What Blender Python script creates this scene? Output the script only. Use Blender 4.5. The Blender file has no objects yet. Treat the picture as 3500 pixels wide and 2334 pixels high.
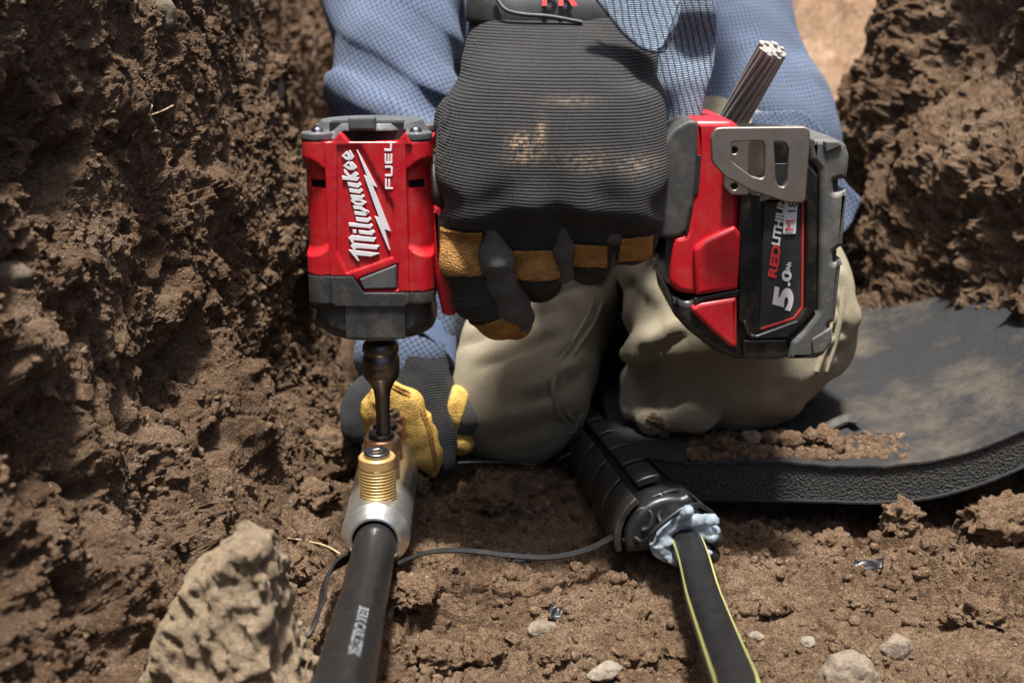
import bpy, bmesh, math, random
import numpy as np
from mathutils import Vector

random.seed(7); RNG = np.random.default_rng(7)
SC = bpy.context.scene
COL = SC.collection
R = math.radians

# ------------------------------------------------------------------ camera
CAM_H, PITCH, FPX = 0.285, R(16.0), 3889.0
cam_d = bpy.data.cameras.new('camera'); cam = bpy.data.objects.new('camera', cam_d); COL.objects.link(cam)
cam.location = (0, 0, CAM_H); cam.rotation_euler = (R(90) - PITCH, 0, 0)
cam_d.sensor_width = 36; cam_d.lens = 36 * FPX / 3500.0
cam_d.clip_start = 0.01; cam_d.clip_end = 60
cam_d.dof.use_dof = True; cam_d.dof.focus_distance = 0.585; cam_d.dof.aperture_fstop = 9.0
SC.camera = cam

# ------------------------------------------------------------------ sky, sun, exposure
SUN_EL, SUN_AZ = R(78.5), R(180)          # azimuth from +Y (behind the worker) towards +X
world = bpy.data.worlds.new('World'); SC.world = world; world.use_nodes = True
wn = world.node_tree.nodes; wl = world.node_tree.links
bg = wn['Background']; sky = wn.new('ShaderNodeTexSky'); sky.sky_type = 'NISHITA'
sky.sun_disc = False; sky.sun_elevation = SUN_EL; sky.sun_rotation = SUN_AZ
sky.dust_density = 4.0; sky.ozone_density = 0.4; sky.air_density = 0.8
wl.new(sky.outputs[0], bg.inputs[0]); bg.inputs[1].default_value = 0.095
sd = bpy.data.lights.new('sun', 'SUN'); so = bpy.data.objects.new('sun', sd); COL.objects.link(so)
sd.energy = 5.0; sd.angle = R(7); sd.color = (1.0, 0.97, 0.93)
sdir = Vector((math.sin(SUN_AZ) * math.cos(SUN_EL), math.cos(SUN_AZ) * math.cos(SUN_EL), math.sin(SUN_EL)))
so.rotation_euler = (-sdir).to_track_quat('-Z', 'Y').to_euler()
so.location = (1, 2, 3)
SC.view_settings.view_transform = 'Standard'; SC.view_settings.look = 'None'
SC.view_settings.exposure = 1.27; SC.view_settings.gamma = 1.0
SC.cycles.use_denoising = True
SC.cycles.max_bounces = 6

# ------------------------------------------------------------------ photo pixel -> place
CP, SP = math.cos(PITCH), math.sin(PITCH)
def ray(px, py):
    u = (px - 1750.0) / FPX; v = (py - 1167.0) / FPX
    return np.array([u, CP - v * SP, -SP - v * CP])
def W(px, py, Y):                      # on the upright plane at distance Y
    r = ray(px, py); return np.array([0, 0, CAM_H]) + r * (Y / r[1])
def G(px, py, z=0.0):                  # on the level plane at height z
    r = ray(px, py); return np.array([0, 0, CAM_H]) + r * ((z - CAM_H) / r[2])
def mpp(py, Y):                        # metres per photo pixel there
    return Y / ray(1750, py)[1] / FPX

# ------------------------------------------------------------------ noise
def _h(i, j, k, s):
    n = (i.astype(np.int64) * 374761393 + j.astype(np.int64) * 668265263 + k * 2147483647 + s * 1274126177) & 0xffffffff
    n = ((n ^ (n >> 13)) * 1274126177) & 0xffffffff
    n = ((n ^ (n >> 16)) * 2246822519) & 0xffffffff
    return ((n ^ (n >> 15)) & 0xffffff) / float(0x1000000)
def vnoise2(u, v, s=0):
    i = np.floor(u); j = np.floor(v); a = u - i; b = v - j
    a = a * a * (3 - 2 * a); b = b * b * (3 - 2 * b)
    i = i.astype(np.int64); j = j.astype(np.int64)
    return ((_h(i, j, 0, s) * (1 - a) + _h(i + 1, j, 0, s) * a) * (1 - b) + (_h(i, j + 1, 0, s) * (1 - a) + _h(i + 1, j + 1, 0, s) * a) * b) * 2 - 1
def fbm2(u, v, s=0, o=4):
    r = 0; a = 1.0
    for q in range(o): r = r + a * vnoise2(u * 2 ** q + q * 17.3, v * 2 ** q - q * 9.1, s + q); a *= .5
    return r
def vnoise3(p, s=0):
    f = np.floor(p); a = p - f; a = a * a * (3 - 2 * a); f = f.astype(np.int64); r = 0
    for dx in (0, 1):
        for dy in (0, 1):
            for dz in (0, 1):
                w = (a[:, 0] if dx else 1 - a[:, 0]) * (a[:, 1] if dy else 1 - a[:, 1]) * (a[:, 2] if dz else 1 - a[:, 2])
                r = r + w * _h(f[:, 0] + dx, f[:, 1] + dy, (f[:, 2] + dz) * 1013, s)
    return r * 2 - 1
def fbm3(p, s=0, o=3):
    r = 0; a = 1.0
    for q in range(o): r = r + a * vnoise3(p * 2 ** q + q * 7.7, s + q); a *= .5
    return r
def lumps2(u, v, cell, s, rmin, rmax, dens=1.0):
    """rounded crumbs: highest of the balls whose centres fall in the neighbouring cells"""
    u = u / cell; v = v / cell; i = np.floor(u).astype(np.int64); j = np.floor(v).astype(np.int64); out = np.zeros_like(u)
    for di in (-1, 0, 1):
        for dj in (-1, 0, 1):
            I = i + di; J = j + dj
            cx = I + _h(I, J, 1, s); cy = J + _h(I, J, 2, s); r = rmin + (rmax - rmin) * _h(I, J, 3, s) ** 2
            r = np.where(_h(I, J, 4, s) < dens, r, 0)
            d2 = ((u - cx) ** 2 + (v - cy) ** 2)
            out = np.maximum(out, np.maximum(r - d2 / np.maximum(r, 1e-6), 0) * .95)
    return out * cell

# ------------------------------------------------------------------ object helpers
def tag(o, label=None, cat=None, group=None, kind=None):
    if label: o['label'] = label
    if cat: o['category'] = cat
    if group: o['group'] = group
    if kind: o['kind'] = kind
    return o
def empty(name, loc):
    o = bpy.data.objects.new(name, None); COL.objects.link(o); o.location = Vector([float(c) for c in loc]); o.empty_display_size = .02
    return o
def wloc(o):
    p = Vector((0, 0, 0))
    while o is not None: p += o.location; o = o.parent
    return p
def mk(name, verts, faces, mat, parent=None, smooth=True, origin=None, sharp=None):
    """verts in world metres; the object's origin is its own base point or, for a part, its thing's"""
    verts = np.asarray(verts, dtype=np.float64)
    if origin is None:
        origin = wloc(parent) if parent is not None else Vector(((verts[:, 0].min() + verts[:, 0].max()) / 2, (verts[:, 1].min() + verts[:, 1].max()) / 2, verts[:, 2].min()))
    o3 = np.array(origin)
    me = bpy.data.meshes.new(name)
    if isinstance(faces, np.ndarray):
        n, k = faces.shape
        me.vertices.add(len(verts)); me.vertices.foreach_set('co', (verts - o3).astype(np.float32).ravel())
        me.loops.add(n * k); me.loops.foreach_set('vertex_index', faces.astype(np.int32).ravel())
        me.polygons.add(n); me.polygons.foreach_set('loop_start', np.arange(0, n * k, k, dtype=np.int32)); 
        me.update(calc_edges=True)
    else:
        me.from_pydata((verts - o3).tolist(), [], [list(f) for f in faces])
    return finish(name, me, mat, parent, smooth, origin, sharp)
def finish(name, me, mat, parent, smooth, origin, sharp=None):
    if len(me.polygons): me.polygons.foreach_set('use_smooth', [bool(smooth)] * len(me.polygons))
    me.materials.clear(); me.materials.append(mat)
    if sharp and smooth: me.set_sharp_from_angle(angle=R(sharp))
    o = bpy.data.objects.new(name, me); COL.objects.link(o)
    if parent is not None: o.parent = parent; o.location = Vector(origin) - wloc(parent)
    else: o.location = origin
    me.update()
    return o
def attr(o, name, vals):
    a = o.data.attributes.new(name, 'FLOAT', 'POINT'); a.data.foreach_set('value', np.asarray(vals, dtype=np.float32))
def wverts(o):
    n = len(o.data.vertices); a = np.empty(n * 3, dtype=np.float32); o.data.vertices.foreach_get('co', a)
    return a.reshape(-1, 3).astype(np.float64) + np.array(wloc(o))

def catmull(pts, n):
    P = np.asarray(pts, float); P = np.vstack([2 * P[0] - P[1], P, 2 * P[-1] - P[-2]]); out = []
    for i in range(1, len(P) - 2):
        for t in np.linspace(0, 1, n, endpoint=False):
            out.append(.5 * ((2 * P[i]) + (-P[i - 1] + P[i + 1]) * t + (2 * P[i - 1] - 5 * P[i] + 4 * P[i + 1] - P[i + 2]) * t * t + (-P[i - 1] + 3 * P[i] - 3 * P[i + 1] + P[i + 2]) * t ** 3))
    out.append(P[-2]); return np.array(out)
def frames(path):
    T = np.gradient(path, axis=0); T /= np.linalg.norm(T, axis=1)[:, None]
    n = np.cross(T[0], [0, 0, 1.0]); n = n if np.linalg.norm(n) > .05 else np.cross(T[0], [1.0, 0, 0]); n /= np.linalg.norm(n); N = [n]
    for i in range(1, len(path)):
        n = N[-1] - T[i] * np.dot(N[-1], T[i]); n /= np.linalg.norm(n); N.append(n)
    N = np.array(N); return T, N, np.cross(T, N)
def tube_geo(path, rad, seg=16, sect=None):
    """sect: list of (a,b) unit cross-section points, else a circle"""
    path = np.asarray(path); T, N, B = frames(path); rad = np.broadcast_to(np.asarray(rad, float), (len(path),))
    if sect is None: sect = [(math.cos(2 * math.pi * k / seg), math.sin(2 * math.pi * k / seg)) for k in range(seg)]
    m = len(sect); V = []; F = []
    for p, n, b, r in zip(path, N, B, rad):
        for (a, c) in sect: V.append(p + r * (a * n + c * b))
    for i in range(len(path) - 1):
        for k in range(m): F.append((i * m + k, (i + 1) * m + k, (i + 1) * m + (k + 1) % m, i * m + (k + 1) % m))
    F.append(tuple(range(m))); F.append(tuple(reversed(range((len(path) - 1) * m, len(path) * m))))
    return np.array(V), F
def tube(name, pts, rad, mat, parent=None, n=8, seg=16, sect=None, sharp=50, raw=False):
    path = np.asarray(pts) if raw else catmull(pts, n)
    if not np.isscalar(rad) and len(rad) != len(path):
        rad = np.interp(np.linspace(0, 1, len(path)), np.linspace(0, 1, len(rad)), rad)
    V, F = tube_geo(path, rad, seg, sect); return mk(name, V, F, mat, parent, sharp=sharp)
def lathe(name, prof, base, axis, mat, parent=None, seg=40, sharp=35):
    """prof: (radius, distance along axis) from base; closed by the profile itself"""
    ax = np.array(axis, float); ax /= np.linalg.norm(ax)
    n = np.cross(ax, [0, 0, 1.0]); n = n if np.linalg.norm(n) > .05 else np.cross(ax, [0, 1.0, 0]); n /= np.linalg.norm(n); b = np.cross(ax, n)
    V = []; F = []
    for (r, h) in prof:
        for k in range(seg):
            a = 2 * math.pi * k / seg; V.append(np.array(base) + ax * h + max(r, 1e-5) * (math.cos(a) * n + math.sin(a) * b))
    for i in range(len(prof) - 1):
        for k in range(seg): F.append((i * seg + k, i * seg + (k + 1) % seg, (i + 1) * seg + (k + 1) % seg, (i + 1) * seg + k))
    F.append(tuple(reversed(range(seg)))); F.append(tuple(range((len(prof) - 1) * seg, len(prof) * seg)))
    return mk(name, V, F, mat, parent, sharp=sharp)
def curve_mesh(cu):
    o = bpy.data.objects.new('tmp', cu); COL.objects.link(o)
    dg = bpy.context.evaluated_depsgraph_get(); me = bpy.data.meshes.new_from_object(o.evaluated_get(dg))
    bpy.data.objects.remove(o); bpy.data.curves.remove(cu)
    n = len(me.vertices); a = np.empty(n * 3, dtype=np.float32); me.vertices.foreach_get('co', a)
    F = [tuple(p.vertices) for p in me.polygons]; bpy.data.meshes.remove(me)
    return a.reshape(-1, 3).astype(np.float64), F
S = 100.0                              # outlines are built large, then scaled, so small bevels stay exact
def plate_geo(outlines, thick, bevel=0.0, bres=2):
    cu = bpy.data.curves.new('tmp', 'CURVE'); cu.dimensions = '2D'; cu.fill_mode = 'BOTH'
    cu.extrude = max(thick / 2 - bevel, 1e-6) * S; cu.bevel_depth = bevel * S; cu.bevel_resolution = bres; cu.offset = -bevel * S
    for ol in outlines:
        sp = cu.splines.new('POLY'); sp.points.add(len(ol) - 1); sp.use_cyclic_u = True
        for p, q in zip(sp.points, ol): p.co = (q[0] * S, q[1] * S, 0, 1)
    V, F = curve_mesh(cu); return V / S, F
def round_poly(pts, r, n=4):
    """cut each corner of an outline with a small arc"""
    out = []; m = len(pts); P = [np.array(p, float) for p in pts]
    for i in range(m):
        a, b, c = P[i - 1], P[i], P[(i + 1) % m]; la = np.linalg.norm(a - b); lc = np.linalg.norm(c - b)
        k = min(r, la * .45, lc * .45); p0 = b + (a - b) / la * k; p2 = b + (c - b) / lc * k
        for t in np.linspace(0, 1, n): out.append(tuple((1 - t) ** 2 * p0 + 2 * t * (1 - t) * b + t * t * p2))
    return out
def plate(name, pix, Y0, Y1, mat, parent, bevel=.0008, rnd=0, holes=(), Yp=None, sharp=40):
    """pix: photo-pixel outline on the plane Y0 (or Yp), made a solid that runs back to Y1"""
    def mp(pp):
        if rnd: pp = round_poly(pp, rnd)
        return [tuple(W(x, y, Yp or Y0)[[0, 2]]) for (x, y) in pp]
    V, F = plate_geo([mp(pix)] + [mp(h) for h in holes], abs(Y1 - Y0), bevel)
    Wd = np.stack([V[:, 0], (Y0 + Y1) / 2 - V[:, 2], V[:, 1]], 1)
    return mk(name, Wd, F, mat, parent, sharp=sharp)
def text_geo(s, size=1.0, shear=0.0, bold=0.0, ext=0.02):
    cu = bpy.data.curves.new('tmp', 'FONT'); cu.body = s; cu.size = size; cu.shear = shear; cu.offset = bold; cu.extrude = ext
    return curve_mesh(cu)
def box_geo(c, s):
    c = np.array(c); s = np.array(s) / 2; V = [c + s * np.array(k) for k in ((-1, -1, -1), (1, -1, -1), (1, 1, -1), (-1, 1, -1), (-1, -1, 1), (1, -1, 1), (1, 1, 1), (-1, 1, 1))]
    return np.array(V), [(0, 3, 2, 1), (4, 5, 6, 7), (0, 1, 5, 4), (1, 2, 6, 5), (2, 3, 7, 6), (3, 0, 4, 7)]
def join_geo(gs):
    V = []; F = []; n = 0
    for v, f in gs:
        V.append(np.asarray(v)); F += [tuple(int(i) + n for i in q) for q in f]; n += len(v)
    return np.vstack(V), F

# ------------------------------------------------------------------ implicit surfaces (moulded plastic, cloth, gloves)
def smin(a, b, k):
    h = np.clip(.5 + .5 * (b - a) / k, 0, 1); return b * (1 - h) + a * h - k * h * (1 - h)
def smax(a, b, k): return -smin(-a, -b, k)
def capsule(p, a, b, ra, rb):
    a = np.asarray(a); b = np.asarray(b); ab = b - a; t = np.clip(((p - a) @ ab) / (ab @ ab), 0, 1)
    return np.linalg.norm(p - a - t[:, None] * ab, axis=1) - (ra + (rb - ra) * t)
def chain(p, pts, rad, k=.004):
    d = None
    for i in range(len(pts) - 1):
        e = capsule(p, pts[i], pts[i + 1], rad[i], rad[i + 1]); d = e if d is None else smin(d, e, k)
    return d
def ellipsoid(p, c, r):
    q = (p - np.asarray(c)) / np.asarray(r); l = np.linalg.norm(q, axis=1); g = np.linalg.norm(q / np.asarray(r), axis=1) + 1e-9
    return l * (l - 1) / g
def rbox(p, c, half, r):
    q = np.abs(p - np.asarray(c)) - (np.asarray(half) - r)
    return np.linalg.norm(np.maximum(q, 0), axis=1) + np.minimum(q.max(1), 0) - r
def poly2(x, y, poly):
    P = np.asarray(poly, float); d = np.full(len(x), 1e9); s = np.ones(len(x)); n = len(P)
    for i in range(n):
        a = P[i]; b = P[i - 1]; e = b - a; wx = x - a[0]; wy = y - a[1]
        t = np.clip((wx * e[0] + wy * e[1]) / (e @ e), 0, 1); dx = wx - e[0] * t; dy = wy - e[1] * t
        d = np.minimum(d, dx * dx + dy * dy)
        c1 = y >= a[1]; c2 = y < b[1]; c3 = e[0] * wy > e[1] * wx
        fl = (c1 & c2 & c3) | (~c1 & ~c2 & ~c3); s = np.where(fl, -s, s)
    return s * np.sqrt(d)
def surf(f, lo, hi, h, proj=2, marg=1.5):
    lo = np.asarray(lo, float); hi = np.asarray(hi, float); st = 4
    n = (np.ceil((hi - lo) / h / st).astype(int)) * st + 1
    ax = [lo[i] + h * np.arange(n[i]) for i in range(3)]
    cx = [a[::st] for a in ax]; C = np.stack(np.meshgrid(*cx, indexing='ij'), -1); cs = C.shape[:3]
    D0 = f(C.reshape(-1, 3)).reshape(cs)
    near = np.abs(D0) < st * h * 1.75 * marg
    D = np.repeat(np.repeat(np.repeat(D0, st, 0), st, 1), st, 2)[:n[0] + 3, :n[1] + 3, :n[2] + 3]
    M = np.repeat(np.repeat(np.repeat(near, st, 0), st, 1), st, 2)
    off = st // 2                                             # centre each coarse sample's block on it
    D = D[off:off + n[0], off:off + n[1], off:off + n[2]]; M = M[off:off + n[0], off:off + n[1], off:off + n[2]]
    D = D.copy(); I = np.argwhere(M); 
    D[M] = f(lo + I * h)
    s = D < 0
    c = np.zeros(tuple(n - 1), np.int8)
    for dx in (0, 1):
        for dy in (0, 1):
            for dz in (0, 1): c += s[dx:n[0] - 1 + dx, dy:n[1] - 1 + dy, dz:n[2] - 1 + dz]
    cell = (c > 0) & (c < 8); ci = np.argwhere(cell); idx = np.full(cell.shape, -1, np.int64); idx[cell] = np.arange(len(ci))
    acc = np.zeros((len(ci), 3)); cnt = np.zeros(len(ci)); cor = {}
    for k in range(8):
        o = np.array([k & 1, (k >> 1) & 1, k >> 2]); q = ci + o; cor[k] = D[q[:, 0], q[:, 1], q[:, 2]]
    for a in range(8):
        for b in (a ^ 1, a ^ 2, a ^ 4):
            if b < a: continue
            da, db = cor[a], cor[b]; m = (da < 0) != (db < 0); t = np.where(m, da / np.where(m, da - db, 1), 0)
            oa = np.array([a & 1, (a >> 1) & 1, a >> 2], float); ob = np.array([b & 1, (b >> 1) & 1, b >> 2], float)
            acc += np.where(m[:, None], oa + t[:, None] * (ob - oa), 0); cnt += m
    V = lo + (ci + acc / np.maximum(cnt, 1)[:, None]) * h
    Fs = []
    for axn in range(3):
        b, c2 = (axn + 1) % 3, (axn + 2) % 3
        sl = [slice(1, -1)] * 3; sl[axn] = slice(0, -1); s2 = list(sl); s2[axn] = slice(1, None)
        A = s[tuple(sl)]; B = s[tuple(s2)]; e = np.argwhere(A != B); 
        if not len(e): continue
        dirn = A[e[:, 0], e[:, 1], e[:, 2]]; o = np.array([1, 1, 1]); o[axn] = 0; e = e + o
        eb = np.zeros(3, int); eb[b] = 1; ec = np.zeros(3, int); ec[c2] = 1
        def gi(q): return idx[q[:, 0], q[:, 1], q[:, 2]]
        Q = np.stack([gi(e - eb - ec), gi(e - ec), gi(e), gi(e - eb)], 1)
        Q[~dirn] = Q[~dirn][:, ::-1]; Fs.append(Q)
    F = np.vstack(Fs); F = F[(F >= 0).all(1)]
    e = h * .25
    for _ in range(proj):
        d = f(V); g = np.stack([(f(V + np.eye(3)[i] * e) - f(V - np.eye(3)[i] * e)) / (2 * e) for i in range(3)], 1)
        stp = (d / np.maximum((g * g).sum(1), .2))[:, None] * g; l = np.linalg.norm(stp, axis=1)
        V = V - stp * np.minimum(1, .6 * h / np.maximum(l, 1e-9))[:, None]
    return V, F
def largest(V, F):
    """keep only the biggest connected piece"""
    lab = np.arange(len(V))
    for _ in range(4000):
        m = lab[F].min(1); new = lab.copy(); np.minimum.at(new, F.ravel(), np.repeat(m, F.shape[1])); new = new[new]
        if (new == lab).all(): break
        lab = new
    ids, cnt = np.unique(lab, return_counts=True); k = lab == ids[cnt.argmax()]; remap = np.cumsum(k) - 1
    F = F[k[F[:, 0]]]; return V[k], remap[F]
def sdf(name, f, lo, hi, h, mat, parent, proj=2, sharp=None, marg=1.5, one=False):
    V, F = surf(f, lo, hi, h, proj, marg)
    if one: V, F = largest(V, F)
    return mk(name, V, F, mat, parent, sharp=sharp)

# ------------------------------------------------------------------ materials
def rgb(c): return (c[0], c[1], c[2], 1)
class NT:
    def __init__(s, name):
        s.m = bpy.data.materials.new(name); s.m.use_nodes = True; s.t = s.m.node_tree; s.n = s.t.nodes
        s.b = s.n['Principled BSDF']; s.tc = s.n.new('ShaderNodeTexCoord'); s.co = s.tc.outputs['Object']
    def link(s, a, b): s.t.links.new(a, b)
    def noise(s, scale, det=4, rough=.6, co=None, dist=0):
        n = s.n.new('ShaderNodeTexNoise'); n.inputs['Scale'].default_value = scale; n.inputs['Detail'].default_value = det; n.inputs['Roughness'].default_value = rough; n.inputs['Distortion'].default_value = dist
        s.link(co or s.co, n.inputs['Vector']); return n.outputs['Fac']
    def vor(s, scale, feat='F1', co=None):
        n = s.n.new('ShaderNodeTexVoronoi'); n.feature = feat; n.inputs['Scale'].default_value = scale; s.link(co or s.co, n.inputs['Vector']); return n.outputs['Distance']
    def ramp(s, f, stops):
        r = s.n.new('ShaderNodeValToRGB'); e = r.color_ramp.elements
        while len(e) < len(stops): e.new(.5)
        for q, (p, c) in zip(e, stops): q.position = p; q.color = rgb(c) if not np.isscalar(c) else (c, c, c, 1)
        s.link(f, r.inputs[0]); return r.outputs[0]
    def mix(s, f, a, b, mode='MIX'):
        n = s.n.new('ShaderNodeMix'); n.data_type = 'RGBA'; n.blend_type = mode
        for v, k in ((f, 0), (a, 6), (b, 7)):
            if hasattr(v, 'node'): s.link(v, n.inputs[k])
            elif k == 0: n.inputs[0].default_value = v
            else: n.inputs[k].default_value = rgb(v)
        return n.outputs[2]
    def math(s, op, a, b=0.0, clamp=False):
        n = s.n.new('ShaderNodeMath'); n.operation = op; n.use_clamp = clamp
        for i, v in enumerate((a, b)):
            if hasattr(v, 'node'): s.link(v, n.inputs[i])
            else: n.inputs[i].default_value = v
        return n.outputs[0]
    def attr(s, name):
        n = s.n.new('ShaderNodeAttribute'); n.attribute_name = name; return n.outputs['Fac']
    def bump(s, h, dist, strength=1.0, nrm=None):
        n = s.n.new('ShaderNodeBump'); n.inputs['Distance'].default_value = dist; n.inputs['Strength'].default_value = strength; s.link(h, n.inputs['Height'])
        if nrm is not None: s.link(nrm, n.inputs['Normal'])
        return n.outputs[0]
    def sep(s, co=None):
        n = s.n.new('ShaderNodeSeparateXYZ'); s.link(co or s.co, n.inputs[0]); return n.outputs
    def set(s, **k):
        for a, v in k.items():
            i = s.b.inputs[a.replace('_', ' ')]
            if hasattr(v, 'node'): s.link(v, i)
            else: i.default_value = (rgb(v) if len(i.default_value) == 4 else v) if isinstance(v, tuple) else v
        return s.m
def plastic(name, col, rough=.45, dust=.25, dcol=(.30, .24, .17), bump=.00006, bscale=1500, spec=.5, coat=0, scr=0):
    t = NT(name); d = t.noise(95, 8, .72); d2 = t.noise(900, 3, .6)
    m = t.math('MULTIPLY', t.ramp(d, [(.46, 0.0), (.78, 1.0)]), dust)
    sp = t.math('MULTIPLY', t.ramp(d2, [(.64, 0.0), (.74, 1.0)]), min(1, dust * 1.6))
    m = t.math('MAXIMUM', m, sp)
    c = t.mix(m, col, dcol)
    v = t.noise(45, 3, .6); c = t.mix(t.math('MULTIPLY', v, .25), c, tuple(x * .6 for x in col))
    r = t.math('ADD', t.math('MULTIPLY', t.noise(160, 5, .7), .3), rough - .15)
    return t.set(Base_Color=c, Roughness=r, Normal=t.bump(t.noise(bscale, 3, .6), bump), Specular_IOR_Level=spec, Coat_Weight=coat, Coat_Roughness=.2)
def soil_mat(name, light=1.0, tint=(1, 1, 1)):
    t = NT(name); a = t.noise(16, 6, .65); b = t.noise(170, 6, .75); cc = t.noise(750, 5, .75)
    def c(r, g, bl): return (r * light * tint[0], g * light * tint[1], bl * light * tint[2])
    base = t.ramp(b, [(.30, c(.050, .029, .017)), (.44, c(.115, .070, .042)), (.56, c(.185, .119, .075)), (.70, c(.30, .21, .14))])
    big = t.ramp(a, [(.34, c(.062, .035, .020)), (.5, c(.140, .088, .054)), (.66, c(.27, .188, .128))])
    col = t.mix(.45, base, big)
    gr = t.ramp(cc, [(.32, .42), (.48, .9), (.62, 1.2), (.75, 1.7)]); col = t.mix(1.0, col, gr, 'MULTIPLY'); col = t.mix(1.0, col, t.ramp(t.noise(1900, 2, .6), [(.3, .55), (.5, 1.0), (.7, 1.55)]), 'MULTIPLY')
    g = t.math('GREATER_THAN', t.noise(420, 2, .5), .72); col = t.mix(t.math('MULTIPLY', g, .7), col, c(.42, .36, .29))
    h = t.math('ADD', t.noise(600, 7, .8), t.math('MULTIPLY', t.vor(900), -.35))
    return t.set(Base_Color=col, Roughness=.97, Specular_IOR_Level=.12, Normal=t.bump(h, .0040, 1.0))
def stone_mat(name, col, k=1.0):
    t = NT(name); b = t.noise(140, 7, .72); c2 = t.noise(800, 4, .7)
    c = t.ramp(b, [(.28, tuple(x * .42 for x in col)), (.5, col), (.72, tuple(min(1, x * 1.35) for x in col))])
    c = t.mix(1.0, c, t.ramp(c2, [(.3, .65), (.55, 1.0), (.8, 1.25)]), 'MULTIPLY')
    return t.set(Base_Color=c, Roughness=.93, Specular_IOR_Level=.2, Normal=t.bump(t.noise(500, 7, .75), .0022 * k))
def metal(name, col, rough=.3, brushed=0, bscale=300, dirt=0.2, dcol=(.2, .15, .1), mw=1.0):
    t = NT(name); n = t.noise(bscale, 5, .7); c = t.mix(t.math('MULTIPLY', t.ramp(t.noise(110, 6, .7), [(.45, 0.0), (.75, 1.0)]), dirt), col, dcol)
    return t.set(Base_Color=c, Metallic=mw, Roughness=t.math('ADD', t.math('MULTIPLY', n, .3), rough - .15), Normal=t.bump(n, .00004 + brushed))
def knit_mat(name, col, period=.0019, dirt=0.3):
    t = NT(name); r = t.attr('rib'); q = t.attr('cross')
    ph = t.math('MULTIPLY', r, 2 * math.pi / period)
    rib = t.math('ADD', t.math('MULTIPLY', t.math('SINE', ph), .5), .5)
    st = t.math('SINE', t.math('ADD', t.math('MULTIPLY', q, 2 * math.pi / (period * .72)), t.math('MULTIPLY', ph, .5)))
    h = t.math('ADD', t.math('MULTIPLY', t.math('POWER', rib, .6), 1.0), t.math('MULTIPLY', t.math('MULTIPLY', st, rib), .45))
    h = t.math('ADD', h, t.math('MULTIPLY', t.noise(2500, 3, .7), .3))
    c = t.mix(t.math('POWER', rib, 1.0), tuple(x * .3 for x in col), col); c = t.mix(1.0, c, t.ramp(t.noise(700, 4, .75), [(.3, .6), (.55, 1.0), (.75, 1.5)]), 'MULTIPLY')
    c = t.mix(t.math('MULTIPLY', t.ramp(t.noise(38, 6, .7), [(.5, 0.0), (.72, 1.0)]), dirt), c, (.13, .095, .055))
    dd = t.math('MULTIPLY', t.attr('dirt'), t.ramp(t.noise(420, 5, .75), [(.42, 0.0), (.58, 1.0)])); c = t.mix(dd, c, (.38, .26, .16))
    return t.set(Base_Color=c, Roughness=.88, Specular_IOR_Level=.25, Normal=t.bump(h, .00065), Sheen_Weight=.06, Sheen_Roughness=.5)
def cloth_mat(name, col, kind='plain', col2=None, pu=(1, 0, 0), pv=(0, 0, 1), period=.0046, dirt=.15, line=.2, sheen=.2):
    t = NT(name); 
    def proj(ax):
        n = t.n.new('ShaderNodeVectorMath'); n.operation = 'DOT_PRODUCT'; t.link(t.co, n.inputs[0]); n.inputs[1].default_value = ax; return n.outputs['Value']
    w = t.math('MULTIPLY', t.math('SUBTRACT', t.noise(18, 2, .5), .5), .012)
    u = t.math('ADD', proj(pu), w); v = t.math('ADD', proj(pv), t.math('MULTIPLY', w, .8))
    c = col
    if kind == 'check':
        def ln(a): 
            f = t.math('FRACT', t.math('DIVIDE', a, period)); return t.math('LESS_THAN', f, line)
        lu, lv = ln(u), ln(v); sm = t.math('ADD', t.math('MULTIPLY', lu, .5), t.math('MULTIPLY', lv, .5))
        c = t.mix(sm, col, col2)
    if kind == 'stripe':
        f = t.math('FRACT', t.math('DIVIDE', u, period)); c = t.mix(t.math('LESS_THAN', f, line), col, col2)
        mm = t.ramp(t.noise(900, 4, .7), [(.35, .62), (.6, 1.15)]); c = t.mix(1.0, c, mm, 'MULTIPLY')
    c = t.mix(t.math('MULTIPLY', t.ramp(t.noise(40, 6, .7), [(.48, 0.0), (.8, 1.0)]), dirt), c, (.16, .12, .075))
    tw = t.math('ADD', t.math('SINE', t.math('MULTIPLY', u, 2 * math.pi / .0008)), t.math('SINE', t.math('MULTIPLY', v, 2 * math.pi / .0008)))
    h = t.math('ADD', t.math('MULTIPLY', tw, .35), t.noise(1300, 4, .75)); c = t.mix(1.0, c, t.ramp(t.noise(1500, 3, .7), [(.3, .70), (.55, 1.0), (.75, 1.25)]), 'MULTIPLY')
    return t.set(Base_Color=c, Roughness=.9, Specular_IOR_Level=.2, Normal=t.bump(h, .0005), Sheen_Weight=sheen * .4)
def leather_mat(name, col):
    t = NT(name); n = t.noise(130, 6, .7); c = t.ramp(n, [(.3, tuple(x * .45 for x in col)), (.5, col), (.75, tuple(min(1, x * 1.25) for x in col))])
    h = t.math('ADD', t.vor(1100), t.math('MULTIPLY', t.noise(220, 5, .7), 1.2))
    return t.set(Base_Color=c, Roughness=.62, Specular_IOR_Level=.35, Normal=t.bump(h, .0007))

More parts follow.
